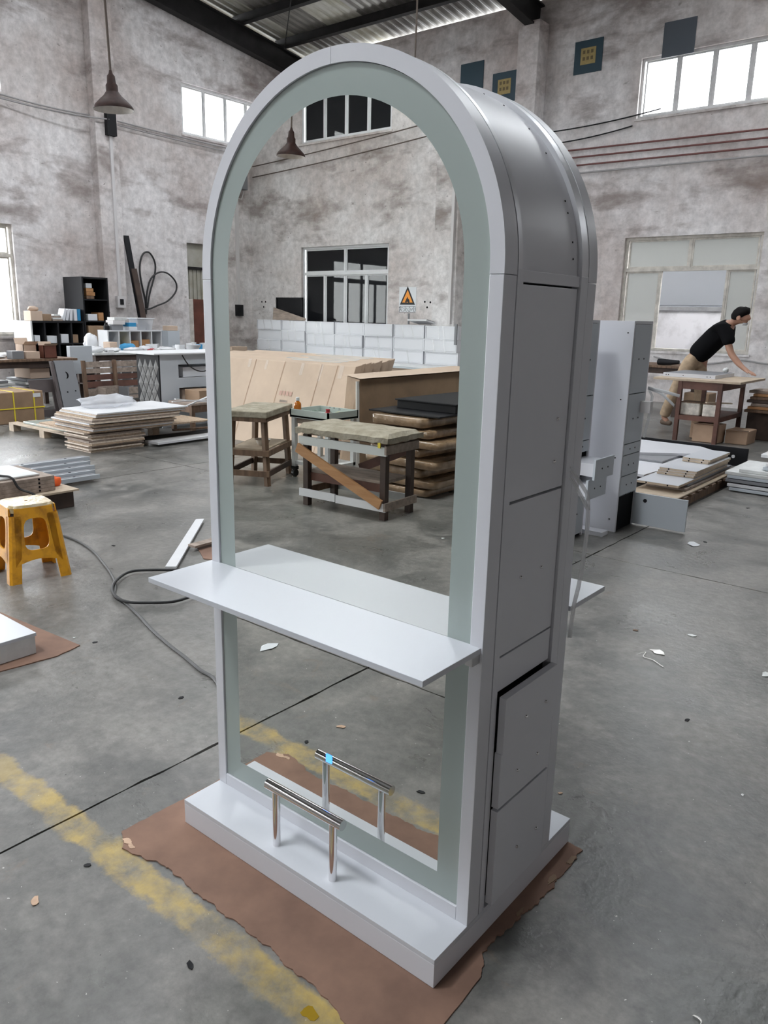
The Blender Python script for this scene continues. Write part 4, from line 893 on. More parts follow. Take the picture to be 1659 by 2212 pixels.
bx('flat_box', 'pvc', (-11.56, -11.33, 6.52, 6.76, zt+.095, zt+.168), 'pale flat box in the pile left of the plastic tub', 'box'); bx('dark_box', 'slate_grey', (-11.56, -11.34, 6.50, 6.72, zt, zt+.094), 'dark box under the pale boxes left of the plastic tub', 'box')
bx('blue_carton', 'sign_paper', (-11.5, -11.30, 6.82, 6.985, zt, zt+.06), 'lower white and blue packet beside the plastic tub', 'packet'); bx('blue_carton', 'blue_print', (-11.5, -11.31, 6.82, 6.97, zt+.061, zt+.13), 'upper blue packet beside the plastic tub', 'packet')
bx('open_carton', 'cardboard_light', (-11.27, -11.13, 7.18, 7.42, 1.121-.0, 1.22), 'small pale carton in front of the plastic tub', 'carton') if False else None
carton((-11.30+.0, -11.14, 7.52, 7.74, 1.122, 1.21), 'small pale carton at the right end of the white cube shelf', 'cardboard_light')
MB().lathe((-11.42, 6.44, zt), [(.05, 0), (.05, .07), (.03, .09), (.025, .12), (.03, .13)], 14).build('black_jar', 'black_paint', None, smooth=True, label='black jar at the left end of the white cube shelf', cat='jar')
# boards leaning on the pilaster, coiled cable on the wall
for i, (pa, pb) in enumerate((((262, 525), (280, 680)), ((258, 560), (290, 690)))):
    a = onx(*pa, XL+.10); c = onx(*pb, XL+.35+.1*i); a.y = max(a.y, 8.2); c.z = 0; c.y = 8.55+.13*i
    MB().bar((XL+.55+.12*i, 8.42+.01*i, 0.02), (XL+.10+.20*i, 8.27+.01*i, (2.95, 2.3)[i]), .12, .03, (1, 0, 0)).build('leaning_board', 'charcoal' if i == 0 else 'dark_wood', None, label=('taller', 'shorter')[i]+' dark board leaning right of the left pilaster', cat='board')
c2_ = lambda x, y: onx(x*480/1659, 540+y*480/1659, XL+.03)
loop = [(1090, 480), (1085, 380), (1050, 220), (1042, 110), (1065, 30), (1110, 20), (1150, 90), (1150, 180), (1110, 330), (1092, 440), (1085, 360), (1110, 230), (1170, 170), (1240, 175), (1300, 240), (1300, 310), (1240, 380), (1160, 415), (1100, 440), (1045, 445), (1015, 470)]
def smooth_path(P, n=5):
    out = []
    for i in range(len(P)-1):
        p0, p1, p2, p3 = P[max(i-1, 0)], P[i], P[i+1], P[min(i+2, len(P)-1)]
        for k in range(n):
            t_ = k/n; out.append(.5*((2*p1)+(p2-p0)*t_+(2*p0-5*p1+4*p2-p3)*t_**2+(3*p1-p0-3*p2+p3)*t_**3))
    return out+[P[-1]]
MB().tube(smooth_path([c2_(*q)+Vector((.004*i, 0, 0)) for i, q in enumerate(loop)]), .018, 6).build('coiled_cable', 'black_rubber', None, smooth=True, label='black cable hung in two loops on the left wall', cat='cable')
# dark brown table with clutter
def table(name, label, x0, x1, y0, y1, h, material, top_mat=None, th=.035, leg=.06, inset=.05, shelf=None, cat='table'):
    t = thing(name, label, cat, ((x0+x1)/2, (y0+y1)/2, 0))
    box('top', top_mat or material, (x0, x1, y0, y1, h-th, h), t, bevel=.003)
    for x in (x0+inset, x1-inset-leg):
        for y in (y0+inset, y1-inset-leg): box('leg', material, (x, x+leg, y, y+leg, 0, h-th), t)
    box('apron', material, (x1-inset-.02, x1-inset, y0+inset+leg, y1-inset-leg, h-th-.09, h-th), t); box('apron', material, (x0+inset+leg, x1-inset-leg, y0+inset, y0+inset+.02, h-th-.09, h-th), t)
    if shelf: box('shelf', material, (x0+inset, x1-inset, y0+inset, y1-inset, shelf-.02, shelf), t)
    return t
table('dark_table', 'dark brown table piled with cartons at the left edge', -10.85, -9.88, 2.9, 4.98, .755, 'dark_wood', 'old_wood', shelf=.30)
carton((-10.4, -10.16, 4.30, 4.50, .757, .95), 'pale open carton on the dark brown table', 'cardboard_light', True)
carton((-10.1, -9.95, 4.50, 4.70, .757, .94), 'reddish open carton at the front of the dark brown table', 'brown_door', True)
carton((-10.12, -9.92, 4.22, 4.42, .757, .86), 'small tan carton with a clear bag on the dark brown table', 'cardboard_light')
bx('grey_case', 'slate_grey', (-10.1, -9.93, 4.02, 4.19, .757, .87), 'small grey case on the dark brown table', 'case')
bx('bent_sheet', 'white_paint', (-10.5, -10.45, 3.52, 3.72, .757, 1.16), 'bent white panel standing on the dark brown table', 'panel'); bx('bent_sheet', 'grey_laminate', (-10.52, -10.46, 3.73, 3.88, .757, 1.12), 'grey panel standing beside the bent white panel', 'panel')
for i, (x, y, r) in enumerate(((-10.15, 3.72, .12), (-10.36, 4.0, .10), (-10.62, 4.18, .10), (-10.62, 4.48, .09))): bag((x, y, .757), r, 'plastic_bag', ('nearest', 'second', 'third', 'farthest')[i]+' white plastic heap on the dark brown table', 'plastic', 11+i, 'plastic_heap', (1, 1.2, .35), 'plastic heaps on the dark table')
bx('blue_grey_panel', 'grey_laminate', (-10.2, -10.1, 4.99, 5.36, .50, .92), 'pale blue grey panel standing right of the reddish carton', 'panel')
for i, (z, mt, y0, y1) in enumerate(((.305, 'slate_grey', 3.2, 4.1), (.345, 'grey_laminate', 3.15, 4.0), (.385, 'dirty_white', 3.3, 4.05), (.425, 'slate_grey', 3.1, 3.95), (.345, 'grey_laminate', 4.25, 4.85), (.385, 'dirty_white', 4.2, 4.8), (.425, 'slate_grey', 4.22, 4.82))):
    bx('stored_board', mt, (-10.6, -9.98, y0, y1, z, z+.035), ORD[i]+' grey board on the shelf of the dark brown table', 'board', 'boards on the shelf of the dark table')
carton((-10.5, -10.0, 3.3, 3.75, .465, .62), 'brown carton on the boards under the dark table', 'brown_board'); carton((-10.5, -10.02, 4.3, 4.6, .465, .61), 'tan carton on the boards under the dark table', 'cardboard_light')
# strapped carton
t = thing('strapped_carton', 'brown carton bound with yellow straps at the left edge', 'carton', (-9.15, 3.5, 0))
MB().box(-9.5, -8.84, 3.10, 3.86, 0, .41).jitter(.006, 3).build('carton_body', 'cardboard_dark', t, bevel=.01)
for y in (3.46, 3.73): MB().box(-9.505, -8.833, y-.008, y+.008, -.0+.002, .416).build('strap', 'yellow_tag', t)
MB().box(-9.507, -8.831, 3.09, 3.868, .19, .205).build('strap', 'yellow_tag', t); MB().box(-8.838, -8.832, 3.72, 3.82, .33, .38).build('paper_label', 'sign_paper', t)
# leaning frame and panel with a crescent cut-out
a = Fr(-9.28, 4.05, PI/2-.1)
t = thing('cutout_frame', 'dark brown frame panel leaning beside the strapped carton', 'panel', (-9.28, 4.05, 0)); lean = -.22
def lean_box(mb, fr, u0, u1, z0, z1, th, lean, off=0):
    V = []
    for d in (0, th):
        for u, z in ((u0, z0), (u1, z0), (u1, z1), (u0, z1)): V.append(fr.p(u, off-lean*z+d, z))
    return mb.add(V, [(3, 2, 1, 0), (4, 5, 6, 7), (0, 1, 5, 4), (1, 2, 6, 5), (2, 3, 7, 6), (3, 0, 4, 7)])
m = MB(); lean_box(m, a, -.1, .0, 0, .5, .03, lean); lean_box(m, a, .20, .28, 0, .5, .03, lean); lean_box(m, a, 0, .2, 0, .09, .03, lean); lean_box(m, a, 0, .2, .33, .5, .03, lean); m.build('frame', 'brown_board', t, recalc=True)
a = Fr(-9.10, 4.30, PI/2-.05)
t = thing('crescent_panel', 'slate grey panel with a crescent cut-out leaning on the dark table', 'panel', (-9.1, 4.3, 0))
m = MB(); lean_box(m, a, .0, .28, 0, .76, .03, -.30); body = m.build('panel', 'slate_grey', t, recalc=True)
m = MB(); lean_box(m, a, -.05, -.015, 0, .75, .06, -.30); m.build('edge_strip', 'brown_board', t, recalc=True)
cp = []
for k in range(9): an = -1.3+2.6*k/8; cp.append((.12+.045*math.cos(an), .56+.05*math.sin(an)))
for k in range(8, -1, -1): an = -1.3+2.6*k/8; cp.append((.115+.026*math.cos(an), .56+.045*math.sin(an)))
plate([a.p(u, .30*z-.0025, z) for u, z in cp], a.p(0, .0015, 0)-a.p(0, 0, 0)).build('crescent_hole', 'dark_gap', t, recalc=True)
for u, z in ((.10, .33), (.22, .34)): MB().tube([a.p(u, .30*z-.004, z), a.p(u, .30*z+.004, z)], .01, 8).build('hole', 'dark_gap', t)
# slatted pallet standing on edge
a = Fr(-9.40, 4.80, PI/2-.02); t = thing('upright_pallet', 'wooden slatted pallet standing on edge behind the stacked boards', 'pallet', (-9.4, 5.3, 0))
for i, (z, h, mt) in enumerate(((.03, .09, 'dark_wood'), (.15, .05, 'grey_wood'), (.22, .10, 'grey_wood'), (.34, .09, 'bench_wood'), (.45, .08, 'bench_wood'), (.55, .07, 'grey_wood'), (.635, .085, 'grey_wood'))):
    m = MB(); lean_box(m, a, .02, 1.03, z, z+h, .018, -.06, .045); m.build('slat', mt, t, recalc=True)
for u in (0, .50, 1.0):
    m = MB(); lean_box(m, a, u, u+.05, 0, .74, .045, -.06); m.build('bearer', 'old_wood', t, recalc=True)
t = thing('folded_panel', 'grey folded panel standing before the upright pallet', 'panel', (-9.2, 5.1, 0))
MB().box(-9.30, -9.08, 4.93, 4.95, 0, .36).build('wing', 'grey_wood', t); MB().box(-9.32, -9.30, 4.95, 5.28, 0, .37).build('back', 'grey_wood', t); MB().box(-9.30, -9.06, 5.28, 5.30, 0, .36).build('wing', 'slate_grey', t)
# white clutter bench behind
table('clutter_bench', 'long low bench covered with white plastic clutter', -10.9, -10.2, 5.45, 8.4, .80, 'dark_wood', 'dirty_white', shelf=.3, cat='bench')
k = 0
for x, y, r, sq in ((-10.45, 5.6, .14, (1, 1.1, .4)), (-10.47, 5.93, .12, (1, 1.2, .35)), (-10.4, 6.3, .14, (1, 1.3, .3)), (-10.6, 6.65, .13, (1, 1.1, .35)), (-10.4, 6.95, .13, (1, 1.3, .3)), (-10.74, 5.72, .15, (.7, .7, 1.1))):
    bag((x, y, .801), r, 'plastic_bag', ORD[k]+' white plastic heap from the left on the long clutter bench', 'plastic', 30+k, 'plastic_heap', sq, 'plastic heaps on the clutter bench'); k += 1
bag((-10.75, 6.40, .801), .10, 'blue_print', 'light blue bag among the white plastic on the clutter bench', 'bag', 50, 'blue_bag', (1, 1.5, .7)); bag((-10.36, 6.62, .801), .055, 'red_thing', 'red bag among the white plastic on the clutter bench', 'bag', 52, 'red_bag', (.6, 1.7, .5))
rn_ = random.Random(5); occ = [(-10.45, 5.6, .2), (-10.5, 5.95, .2), (-10.4, 6.3, .2), (-10.6, 6.65, .18), (-10.4, 6.95, .18), (-10.7, 5.75, .16), (-10.75, 6.2, .2), (-10.6, 6.48, .12), (-10.3, 7.45, .15), (-10.7, 6.05, .14)]
PS = []
for i in range(400):
    x, y = rn_.uniform(-10.84, -10.24), rn_.uniform(5.5, 8.2); w_, l_, h_ = rn_.uniform(.06, .14), rn_.uniform(.08, .2), rn_.uniform(.02, .12)
    if any((x-a_)**2+(y-b2)**2 < (r_+.5*math.hypot(w_, l_))**2 for a_, b2, r_ in occ): continue
    occ.append((x, y, .5*math.hypot(w_, l_)))
    PS.append((y, x, w_, l_, h_, rn_.uniform(-.9, .9)))
    if len(PS) == 16: break
WORDS = ORD + ('thirteenth', 'fourteenth', 'fifteenth', 'sixteenth')
for i, (y, x, w_, l_, h_, a_) in enumerate(sorted(PS)):
    mt_, cw = rn_.choice([('plastic_bag', 'white plastic'), ('white_paint', 'white'), ('sign_paper', 'pale paper'), ('dirty_white', 'off-white'), ('clear_plastic', 'clear plastic'), ('slate_grey', 'grey'), ('blue_print', 'blue')])
    MB().obox((x, y, .802+h_/2), (w_, l_, h_), a_).build('packing_scrap', mt_, None, label='%s packing scrap, %s from the left on the clutter bench' % (cw, WORDS[i]), cat='scrap', group='packing scraps on the clutter bench')
carton((-10.8, -10.6, 5.98, 6.12, .802, .95), 'tan carton behind the round white bag', 'cardboard_light')
MB().lathe((-10.3, 7.45, .801), [(.07, 0), (.11, .06), (.13, .10), (.12, .10), (.06, .015), (0, .01)], 18, False).build('white_basin', 'white_paint', None, smooth=True, label='white basin at the right end of the clutter bench', cat='basin')
# quilted cabinet with openings, and its long top
t = thing('quilted_cabinet', 'grey cabinet with a diamond quilted side and open slots', 'cabinet', (-7.5, 5.2, 0))
CX0, CX1, CY0, CY1, CH = -7.76, -7.28, 4.60, 6.0, .93
box('quilt_backing', 'charcoal', (CX0, CX1, CY0, CY0+.02, .02, CH), t)
m = MB(); dw, dh = .115, .215; nx = 4
for i in range(-1, 2*nx+1):
    for j in range(-1, 10):
        cx_, cz_ = CX0+dw*(i/2)+.02, .02+dh*j/2
        if (i+j) % 2: continue
        P = [Vector((cx_+u*dw*.44, CY0-.001, cz_+v*dh*.45)) for u, v in ((0, -1), (1, 0), (0, 1), (-1, 0))]
        if any(p.x < CX0-.001 or p.x > CX1+.001 or p.z < .02 or p.z > CH for p in P): continue
        m.add(P+[Vector((cx_, CY0-.016, cz_))], [(0, 1, 4), (1, 2, 4), (2, 3, 4), (3, 0, 4)])
m.build('quilted_diamonds', 'quilt_grey', t, recalc=True)
for d_ in ((CX1-.02, CX1, CY0+.02, CY0+.30, 0, CH), (CX1-.02, CX1, CY0+.30, CY1, .80, CH), (CX1-.02, CX1, CY0+.30, CY1, .50, .62), (CX1-.02, CX1, CY0+.30, CY1, 0, .33), (CX0, CX0+.02, CY0+.02, CY1, 0, CH), (CX0+.02, CX1-.02, CY1-.02, CY1, 0, CH)): box('panel', 'grey_laminate', d_, t)
for z in (.335, .625): box('shelf', 'white_paint', (CX0+.02, CX1-.02, CY0+.02, CY1-.02, z-.02, z), t); box('slot_side', 'white_paint', (CX0+.03, CX1-.03, CY0+.30, CY0+.32, z, z+.17), t)
box('top', 'white_paint', (-8.0, -7.22, 4.50, 6.1, CH+.002, CH+.02), t, bevel=.002)
carton((-7.60, -7.36, 5.0, 5.35, .34, .47), 'tan carton in the lower slot of the quilted cabinet', 'cardboard_light'); bx('paper_sheet', 'sign_paper', (-7.55, -7.35, 5.02, 5.50, .63, .76), 'white packet in the upper slot of the quilted cabinet', 'packet')
MB().tube(smooth_path([Vector(q) for q in ((-7.26, 4.95, .92), (-7.23, 5.02, .80), (-7.23, 5.15, .72), (-7.23, 5.30, .71), (-7.23, 5.40, .80), (-7.26, 5.36, .93))]), .008, 6).build('hanging_cable', 'black_rubber', None, smooth=True, label='black cable hanging over the slotted face of the quilted cabinet', cat='cable')
# small saw horse table with strips across it
t = table('small_table', 'small rough wooden table right of the quilted cabinet', -7.2, -6.72, 4.66, 5.5, .36, 'old_wood', 'grey_wood', .03, .05, .02)
carton((-7.1, -6.8, 4.85, 5.3, .362, .50), 'dark carton on the small rough table', 'cardboard_dark')
for i, (pa, za, pb, zb2) in enumerate((((356, 897), .02, (447, 858), .52), ((372, 868), .46, (447, 864), .53), ((378, 862), .51, (447, 868), .54))):
    p = onx(*pa, -6.67+.035*i); q = onx(*pb, -6.66+.035*i); MB().bar(p, q+(q-p)*.25, .03, .012).build('white_strip', 'white_paint', None, label=('lowest slanting', 'middle', 'topmost')[i]+' white strip over the small rough table', cat='strip')
# boards on the floor behind the station's left edge
for i, (x, y0, y1, z, mt) in enumerate(((-6.55, 3.75, 6.3, 0, 'grey_wood'), (-6.30, 3.70, 6.2, 0, 'dirty_white'), (-6.42, 3.72, 6.2, .027, 'charcoal'), (-6.22, 3.70, 5.9, .027, 'white_paint'))):
    MB().obox((x, (y0+y1)/2, z+.013), (.24, y1-y0, .024), -.06+.03*i).build('floor_board', mt, None, label=ORD[i]+' long board of the low pile beside the left edge of the arch', cat='board', group='long boards on the floor')
MB().bar((-6.62, 4.30, .075), (-6.30, 5.9, .070), .05, .02).build('batten', 'old_wood', None, label='rough batten propped over the long floor boards', cat='batten')
# --- pallet with stacked panels
t = thing('floor_pallet', 'pale wooden pallet under the stacked panels', 'pallet', (-7.3, 3.5, 0))
PX0, PX1, PY0, PY1 = -8.32, -6.75, 3.13, 4.2
for y in (PY0, (PY0+PY1)/2-.04, PY1-.09):
    for x in (PX0, (PX0+PX1)/2-.05, PX1-.11): box('block', 'plywood', (x, x+.11, y, y+.09, .0, .085), t)
for y in (PY0, PY0+.24, PY0+.48, PY0+.72, PY1-.11): box('deck_board', 'plywood', (PX0, PX1, y, y+.11, .086, .104), t)
bx('glass_panel', 'frosted_glass', (-8.1, -7.0, 3.2, 4.1, .106, .130), 'pale green glass panel lying on the left of the pallet', 'panel')
z = .0; n = 0
rnd = random.Random(3)
WORDS = ORD + ('thirteenth', 'fourteenth', 'fifteenth', 'sixteenth')
for i in range(12):
    dx, dy = rnd.uniform(-.035, .02), rnd.uniform(-.04, .03); h = .0145
    bx('board', ('pale_edge', 'chip_edge', 'pale_edge', 'grey_wood')[i % 4], (-6.68+dx, -6.20+dx, 2.98+dy, 3.62+dy, z, z+h), WORDS[i]+' board up of the lower stack before the pallet', 'board', 'boards of the lower stack', .001); z += h+.002
for i in range(15):
    dx, dy = rnd.uniform(-.05, .02), rnd.uniform(-.05, .03); h = .0135; big = i in (0, 1)
    bx('panel_board', ('pale_edge', 'chip_edge', 'white_paint', 'pale_edge', 'grey_wood')[i % 5] if i < 14 else 'white_paint', ((-7.25 if big else -6.98+.012*i+dx), -6.22+.014*min(i, 8)+dx, 2.98+dy, (4.55 if big else 3.95+.012*i)+dy, z, z+h), WORDS[i]+' panel up of the upper stack before the pallet', 'panel', 'panels of the upper stack', .001); z += h+.0018
bag((-6.62, 3.45, z), .26, 'clear_plastic', 'crumpled clear plastic film on top of the stacked panels', 'plastic film', 71, 'plastic_film', (.8, 1.2, .28))
# --- rails and boards at the left edge
t = thing('dark_block', 'dark wooden block under the drilled boards at the left edge', 'block', (-4.6, 1.6, 0)); box('block_body', 'dark_wood', (-4.84, -4.22, .6, 1.66, 0, .125), t, bevel=.004); box('block_top', 'plywood', (-4.86, -4.19, .58, 1.69, .126, .140), t)
for i in range(4):
    h = .028; z = .142+i*(h+.0006)
    t = thing('drilled_board', ORD[i]+' brown drilled board up at the left edge', 'board', (-4.9, 1.2, z), 'drilled boards at the left edge')
    box('board', 'grey_wood', (-4.82, -4.26, .30, 1.54, z, z+h), t, bevel=.002)
    for y in (.75, 1.42): MB().tube([(-4.262, y, z+h/2), (-4.257, y, z+h/2)], .008, 8).build('hole', 'dark_gap', t)
bx('top_board', 'dirty_white', (-4.80, -4.32, .3, 1.46, .258, .272), 'pale board on top of the drilled boards at the left edge', 'board')
YR_ = 2.46
for i in range(5):
    x0 = -5.47+.115*i; t = thing('grey_rail', ORD[i]+' grey perforated rail of the five beside the drilled boards', 'rail', (x0, 1.3, .20), 'grey perforated rails')
    z = .108-.019*i; y1_ = YR_+.0-.02*(i % 2)-.045*i; box('rail', 'slate_grey', (x0, x0+.10, .6, y1_, z, z+.03), t, bevel=.003); box('lip', 'grey_laminate', (x0+.095, x0+.108, .6, y1_+.01, z-.003, z+.034), t)
    for y in (y1_-.6, y1_-.2): MB().tube([(x0+.05, y, z+.029), (x0+.05, y, z+.0315)], .012, 8).build('hole', 'dark_gap', t)
bx('rail_support', 'dark_wood', (-5.50, -5.26, YR_-.5, YR_-.42, .0, .082), 'dark spacer holding the grey rails off the block', 'spacer')
bag((-4.40, 1.62, .141), .042, 'orange_thing', 'small orange crumpled wrapper beside the drilled boards', 'wrapper', 81, 'orange_wrapper', (.7, 1, 1))
MB().tube(smooth_path([Vector(q) for q in ((-4.79, .7, .283), (-4.72, .92, .283), (-4.55, 1.10, .283), (-4.36, 1.20, .284), (-4.27, 1.23, .275), (-4.24, 1.26, .20), (-4.17, 1.34, .146), (-4.10, 1.40, .010))]), .009, 6).build('thin_cable', 'black_rubber', None, smooth=True, label='thin black cable crossing the drilled boards', cat='cable')
# --- yellow plastic stool
f = Fr(-2.955, .685, -.177); t = thing('plastic_stool', 'worn yellow plastic stool with a pale scuffed seat', 'stool', (-2.955, .685, 0))
H, tb_, bb = .425, .122, .166
def stool_leg(sx, sy):
    def q(u, v, z): s_ = bb+(tb_-bb)*z/H; return f.p(sx*(s_-u), sy*(s_-v), z)
    m = MB(); prof = [(0, .012), (.012, 0), (.062, 0), (.062, .010), (.014, .012), (.010, .062), (0, .062)]
    rows = [[q(u, v, z) for u, v in prof+[prof[0]]] for z in (0, .12, .26, H-.055)]
    return m.grid(rows).build('leg', 'yellow_plastic', t, recalc=True)
for sx in (-1, 1):
    for sy in (-1, 1): stool_leg(sx, sy)
def sk(side, a0, a1, z0, z1, out=0.0):           # a panel strip on one of the four sloping sides
    V = []
    for z in (z0, z1):
        s_ = bb+(tb_-bb)*z/H
        for a_, d in ((a0, 0), (a1, 0), (a1, .008), (a0, .008)):
            u, v = a_*s_, s_-d+out; x, y = {0: (u, v), 1: (v, u), 2: (-u, -v), 3: (-v, -u)}[side]; V.append(f.p(x, y, z))
    return V, [(0, 1, 2, 3), (7, 6, 5, 4), (0, 4, 5, 1), (1, 5, 6, 2), (2, 6, 7, 3), (3, 7, 4, 0)]
for sd in range(4):
    m = MB(); NN = 40; rings_ = []
    for d_ in (0, .008):
        inn, out_ = [], []
        for k in range(NN):
            an = 2*PI*k/NN; c_, s_2 = math.cos(an), math.sin(an); sq = max(abs(c_), abs(s_2))
            for L_, (ha, hz_) in ((out_, (.80, .158)), (inn, (.46, .088))):
                if L_ is inn: u_ = math.copysign(abs(c_)**.55, c_)*ha; w_ = math.copysign(abs(s_2)**.55, s_2)*hz_
                else: u_, w_ = c_/sq*ha, s_2/sq*hz_
                z_ = .252+w_+(.0 if L_ is out_ else .010); s_ = bb+(tb_-bb)*z_/H; u, v = u_*s_, s_-d_
                if L_ is out_ and z_ < .11: z_ += .03*(1-(u_/.8)**2)
                x, y = {0: (u, v), 1: (v, u), 2: (-u, -v), 3: (-v, -u)}[sd]; L_.append(f.p(x, y, z_))
        rings_.append((out_, inn))
    (o0, i0), (o1, i1) = rings_; V = o0+i0+o1+i1; F_ = []
    for k in range(NN):
        q = (k+1) % NN; F_ += [(k, q, NN+q, NN+k), (2*NN+q, 2*NN+k, 3*NN+k, 3*NN+q), (k, 2*NN+k, 2*NN+q, q), (NN+q, 3*NN+q, 3*NN+k, NN+k)]
    m.add(V, F_).build('side_web', 'yellow_plastic', t, recalc=True, smooth=True)
m = MB(); o = []
for k in range(32):
    an = 2*PI*k/32; o.append((math.copysign(abs(math.cos(an))**.38, math.cos(an)), math.copysign(abs(math.sin(an))**.38, math.sin(an))))
for r_, z_ in ((.127, H-.03), (.125, H-.010), (.114, H), (.10, H-.002), (.02, H-.004)):
    pass
rows = [[f.p(u*r_, v*r_, z_) for u, v in o+[o[0]]] for r_, z_ in ((.122, H-.04), (.122, H-.012), (.113, H-.001), (.095, H-.002), (.05, H-.003), (.008, H-.003))]
m.grid(rows).build('seat', 'yellow_plastic_top', t, smooth=True, recalc=True)
# --- cable across the floor
cp_ = [(138, 1157), (170, 1170), (200, 1190), (222, 1215), (240, 1240), (249, 1262), (248, 1285), (268, 1300), (300, 1330), (330, 1362), (365, 1393), (400, 1420), (432, 1447), (470, 1476)]
MB().tube(smooth_path([onz(*q, .008) for q in cp_] + [Vector((-.75, .30, .008)), Vector((-.60, .34, .008))]), .0075, 8).build('floor_cable', 'grey_rubber', None, smooth=True, label='grey cable running over the floor from the yellow stool to the station', cat='cable')
lp = [(430, 1229), (380, 1231), (330, 1231), (285, 1234), (260, 1246), (243, 1266), (248, 1287), (275, 1300), (320, 1302), (370, 1300), (405, 1291), (440, 1275)]
MB().tube(smooth_path([onz(*q, .022) for q in lp]), .008, 8).build('looped_cable', 'black_rubber', None, smooth=True, label='thicker black cable looped beside the shelf end', cat='cable')
# --- white stick and scraps
a, b_, c_, e_ = onz(357, 1228, .012), onz(381, 1228, .012), onz(441, 1124, .012), onz(423, 1125, .012)
plate([a, b_, c_, e_], (0, 0, .012)).build('white_lath', 'white_paint', None, label='white lath lying on the floor left of the arch', cat='lath', recalc=True)
MB().bar(onz(414, 1180, .03), onz(470, 1165, .03), .07, .014).build('grey_lath', 'grey_wood', None, label='short grey lath beside the white lath', cat='lath')
pts = [onz(*q, 0) for q in ((425, 1182), (470, 1170), (475, 1212), (440, 1208))]; plate(pts, (0, 0, .005)).build('cardboard_scrap', 'floor_cardboard', None, label='cardboard scrap on the floor behind the shelf end', cat='cardboard', recalc=True)
# --- white box on cardboard at the left edge
pts = torn((-1.83, .33, 0), (-1.80, .20, 0), 5, .01, 21) + torn((-1.80, .20, 0), (-1.85, -.16, 0), 10, .006, 22) + torn((-1.85, -.16, 0), (-2.6, -.2, 0), 6, .006, 23) + torn((-2.6, -.2, 0), (-2.55, .30, 0), 6, .006, 24)
MB().prism(pts, (0, 0, .005)).build('cardboard_mat', 'floor_cardboard', None, recalc=True, label='brown cardboard mat under the white box at the left edge', cat='cardboard')
t = thing('white_carcase', 'white box on brown cardboard at the left edge', 'box', (-2.1, .05, .006)); box('base', 'dirty_white', (-2.45, -1.89, -.12, .16, .006, .085), t, bevel=.002); box('top_panel', 'white_shelf', (-2.46, -1.885, -.125, .165, .086, .102), t, bevel=.002)
# ================================================================ RIGHT SIDE OF THE WORKSHOP
def drawer_tower(label, x0, x1, y0, y1, zt, lines, out=None):
    t = thing('drawer_tower', label, 'cabinet', ((x0+x1)/2, (y0+y1)/2, 0))
    box('front_panel', 'white_laminate', (x0, x1, y0, y0+.018, .0, zt), t, bevel=.001); box('back_panel', 'white_laminate', (x0, x1, y1-.018, y1, 0, zt), t, bevel=.001); box('top', 'white_laminate', (x0, x1, y0+.018, y1-.018, zt-.018, zt), t); box('core', 'dark_gap', (x0+.01, x1-.012, y0+.019, y1-.019, .0, zt-.019), t)
    for i in range(len(lines)-1):
        o = (out or {}).get(i, 0.0); z0, z1 = lines[i+1]+.003, lines[i]-.003
        d = box('door' if i < 2 else 'drawer', 'grey_laminate', (x1-.014+o, x1+.002+o, y0+.02, y1-.02, z0, z1), t, bevel=.001)
        if o: box('drawer_box', 'white_laminate', (x1-.25+o, x1-.0145+o, y0+.035, y1-.035, z0+.02, z1-.03), d)
        for yy in ((y0+y1)/2-.04, (y0+y1)/2+.05): MB().tube([(x1+.002+o, yy, (z0+z1)/2), (x1+.004+o, yy, (z0+z1)/2)], .006, 8).build('screw', 'charcoal', d)
    return t
ta = drawer_tower('tall white cabinet with grey drawer fronts behind the station', -1.45, -.845, 3.885, 4.215, 1.47, (1.452, .98, .63, .55, .40, .26, .255))
for px_, py_ in ((1292, 718), (1357, 719), (1341, 863), (1329, 989), (1316, 1121)):
    p = ony(px_, py_, 3.885); MB().tube([(p.x, 3.884, p.z), (p.x, 3.8825, p.z)], .005, 8).build('screw_hole', 'dark_gap', ta)
box('cabinet_inside', 'dark_gap', (-1.4, -.86, 3.91, 4.19, .02, .25), ta)
hd = box('open_door', 'grey_laminate', (-.845, -.455, 4.19, 4.206, .012, .245), ta, bevel=.001); MB().tube([(-.76, 4.1895, .195), (-.76, 4.186, .195)], .014, 14).build('hinge_cup', 'charcoal', hd)
tb2 = drawer_tower('second white drawer cabinet almost hidden by the station, two drawers pulled out', -1.5, -.99, 3.33, 3.66, 1.47, (1.452, .98, .68, .60, .46, .32, .02), {3: .19, 4: .15})
box('floor_strip', 'white_laminate', (-1.4, -.86, 3.70, 3.80, 0, .03), None, label='white strip on the floor between the two tall cabinets', cat='strip')
p = onx(1418, 828, -.80)
t = thing('cabinet_strap', 'white strap ends sticking out of the tall white cabinet', 'strap', (-.82, 4.2, .6))
for dx, dz in ((.20, -.03), (.17, -.10)): ribbon([Vector((-.83, 4.2, 1.01)), Vector((-.80+dx*.4, 4.2, 1.0+dz*.2)), Vector((-.80+dx, 4.2, 1.0+dz))], .022, 'strap_end', 'white_paint', t, (0, .3, 1))
ribbon([Vector(q) for q in ((-.83, 4.222, 1.0), (-.80, 4.222, .95), (-.81, 4.222, .8), (-.83, 4.222, .65))], .02, 'strap', 'strap_film', t, (1, .2, 0))
box('socket_block', 'pvc', (-.842, -.77, 4.12, 4.17, .84, .92), ta)
